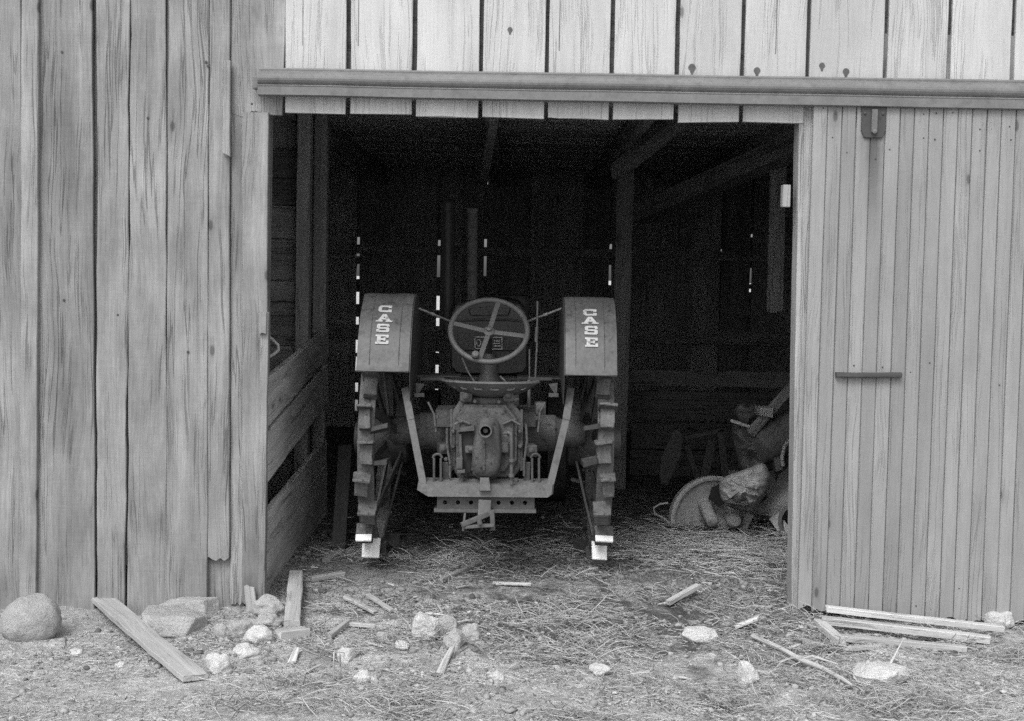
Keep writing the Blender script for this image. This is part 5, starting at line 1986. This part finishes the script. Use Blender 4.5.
def s_right(N):
    x = nr_.normal(1.25, 0.4, N)
    y = nr_.normal(1.35, 0.35, N)
    return clip_in(x, y)


straws('short_litter', 52000, s_front, 0.007, 0.055, 0.0011, 0.008, (0.5, 1.35), 0.18, 'fine pale chaff and grass bits covering the ground before the barn', M['straw'], 0.2)
straws('straw', 6000, s_mid, 0.02, 0.16, 0.0013, 0.012, (0.25, 0.85), 0.2, 'tangled straw strewn through the doorway', M['straw'], 0.16)
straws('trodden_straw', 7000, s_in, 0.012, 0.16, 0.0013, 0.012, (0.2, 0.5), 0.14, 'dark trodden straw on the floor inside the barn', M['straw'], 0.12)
def s_clump(N):
    k = 90
    cx_, cy_ = nr_.uniform(-1.0, 2.4, k), nr_.uniform(-1.6, 1.6, k)
    sx_ = nr_.uniform(0.03, 0.14, k)
    i = nr_.integers(0, k, N)
    return clip_in(cx_[i] + nr_.normal(0, 1, N) * sx_[i], cy_[i] + nr_.normal(0, 1, N) * sx_[i] * 0.7)


straws('wood_scraps', 420, s_mid, 0.02, 0.12, 0.0045, 0.012, (0.5, 1.3), 0.03, 'small broken scraps of wood trodden into the litter', M['straw'], 0.1)
straws('chaff', 26000, s_mid, 0.004, 0.03, 0.0013, 0.005, (0.2, 0.85), 0.2, 'trampled chaff covering the earth in the doorway', M['straw'], 0.2)
straws('matted_straw', 10000, s_clump, 0.02, 0.16, 0.0014, 0.022, (0.4, 1.2), 0.25, 'matted clumps of straw lying about the doorway', M['straw'], 0.25)
straws('straw_heap', 2600, s_right, 0.03, 0.26, 0.0018, 0.03, (0.5, 1.3), 0.08, 'matted straw heaped before the old implements', M['straw'], 0.1)

# crumbs of earth, dung and stone chips
def crumbs(name, N, sampler, smin, smax, tone_rng, label):
    x, y = sampler(N)
    N = len(x)
    z = hz_many(x, y)
    s_ = smin + (smax - smin) * nr_.random(N) ** 3.0
    bm = bmesh.new()
    bmesh.ops.create_icosphere(bm, subdivisions=1, radius=1.0)
    bv = np.array([v.co[:] for v in bm.verts])
    bf = np.array([[v.index for v in f.verts] for f in bm.faces])
    bm.free()
    nv = len(bv)
    jit = 1 + nr_.normal(0, 0.22, (N, nv, 1))
    sc_ = np.stack([s_ * nr_.uniform(0.7, 1.4, N), s_ * nr_.uniform(0.7, 1.4, N), s_ * nr_.uniform(0.45, 0.9, N)], 1)
    Vv = bv[None] * jit * sc_[:, None] + np.stack([x, y, z + s_ * 0.2], 1)[:, None]
    Fq = (bf[None] + (np.arange(N) * nv)[:, None, None]).reshape(-1, 3)
    me = bpy.data.meshes.new(name)
    me.vertices.add(N * nv)
    me.vertices.foreach_set('co', Vv.astype(np.float32).reshape(-1))
    nf = len(Fq)
    me.loops.add(nf * 3)
    me.loops.foreach_set('vertex_index', Fq.reshape(-1).astype(np.int32))
    me.polygons.add(nf)
    me.polygons.foreach_set('loop_start', np.arange(nf, dtype=np.int32) * 3)
    me.polygons.foreach_set('loop_total', np.full(nf, 3, dtype=np.int32))
    me.update(calc_edges=True)
    tn = (tone_rng[0] + (tone_rng[1] - tone_rng[0]) * nr_.random(N)).astype(np.float32)
    a = me.attributes.new('tone', 'FLOAT', 'POINT')
    a.data.foreach_set('value', np.repeat(tn, nv))
    me.materials.append(M['chips'])
    o = bpy.data.objects.new(name, me)
    col.objects.link(o)
    return tag(o, label, 'litter', kind='stuff')


crumbs('gravel', 8000, s_front, 0.002, 0.016, (0.35, 1.1), 'small clods and stone chips scattered before the barn')
crumbs('clods', 9000, s_mid, 0.003, 0.02, (0.2, 0.75), 'dark crumbled earth and dung in the doorway')

# ------------------------------------------------------------------ light
SUN_EL, SUN_AZ = R(50), R(-22)      # azimuth measured from straight in front of the barn, to the left
sd = V((math.sin(SUN_AZ) * math.cos(SUN_EL), -math.cos(SUN_AZ) * math.cos(SUN_EL), math.sin(SUN_EL)))   # towards the sun
w = bpy.data.worlds.new('World')
sc.world = w
w.use_nodes = True
nt = w.node_tree
for n in list(nt.nodes):
    nt.nodes.remove(n)
o = nt.nodes.new('ShaderNodeOutputWorld')
bg = nt.nodes.new('ShaderNodeBackground')
sky = nt.nodes.new('ShaderNodeTexSky')
sky.sky_type = 'NISHITA'
sky.sun_disc = False
sky.sun_elevation = SUN_EL
sky.sun_rotation = math.atan2(sd.x, sd.y)
sky.dust_density = 4.0
sky.air_density = 1.5
bw_ = nt.nodes.new('ShaderNodeRGBToBW')     # black-and-white film: grey sky light
nt.links.new(sky.outputs[0], bw_.inputs[0])
nt.links.new(bw_.outputs[0], bg.inputs[0])
bg.inputs[1].default_value = 0.15
nt.links.new(bg.outputs[0], o.inputs[0])
sl = bpy.data.lights.new('sun', 'SUN')
sl.energy = 1.0
sl.angle = R(25)
so = bpy.data.objects.new('sun', sl)
so.rotation_euler = sd.to_track_quat('Z', 'Y').to_euler()
so.location = (0, -8, 10)
col.objects.link(so)

vs_ = sc.view_settings
vs_.view_transform = 'Standard'
vs_.look = 'None'
vs_.exposure = 0.55
vs_.gamma = 1.0
vs_.use_curve_mapping = False
sc.cycles.max_bounces = 12
sc.cycles.diffuse_bounces = 9
sc.cycles.use_denoising = False
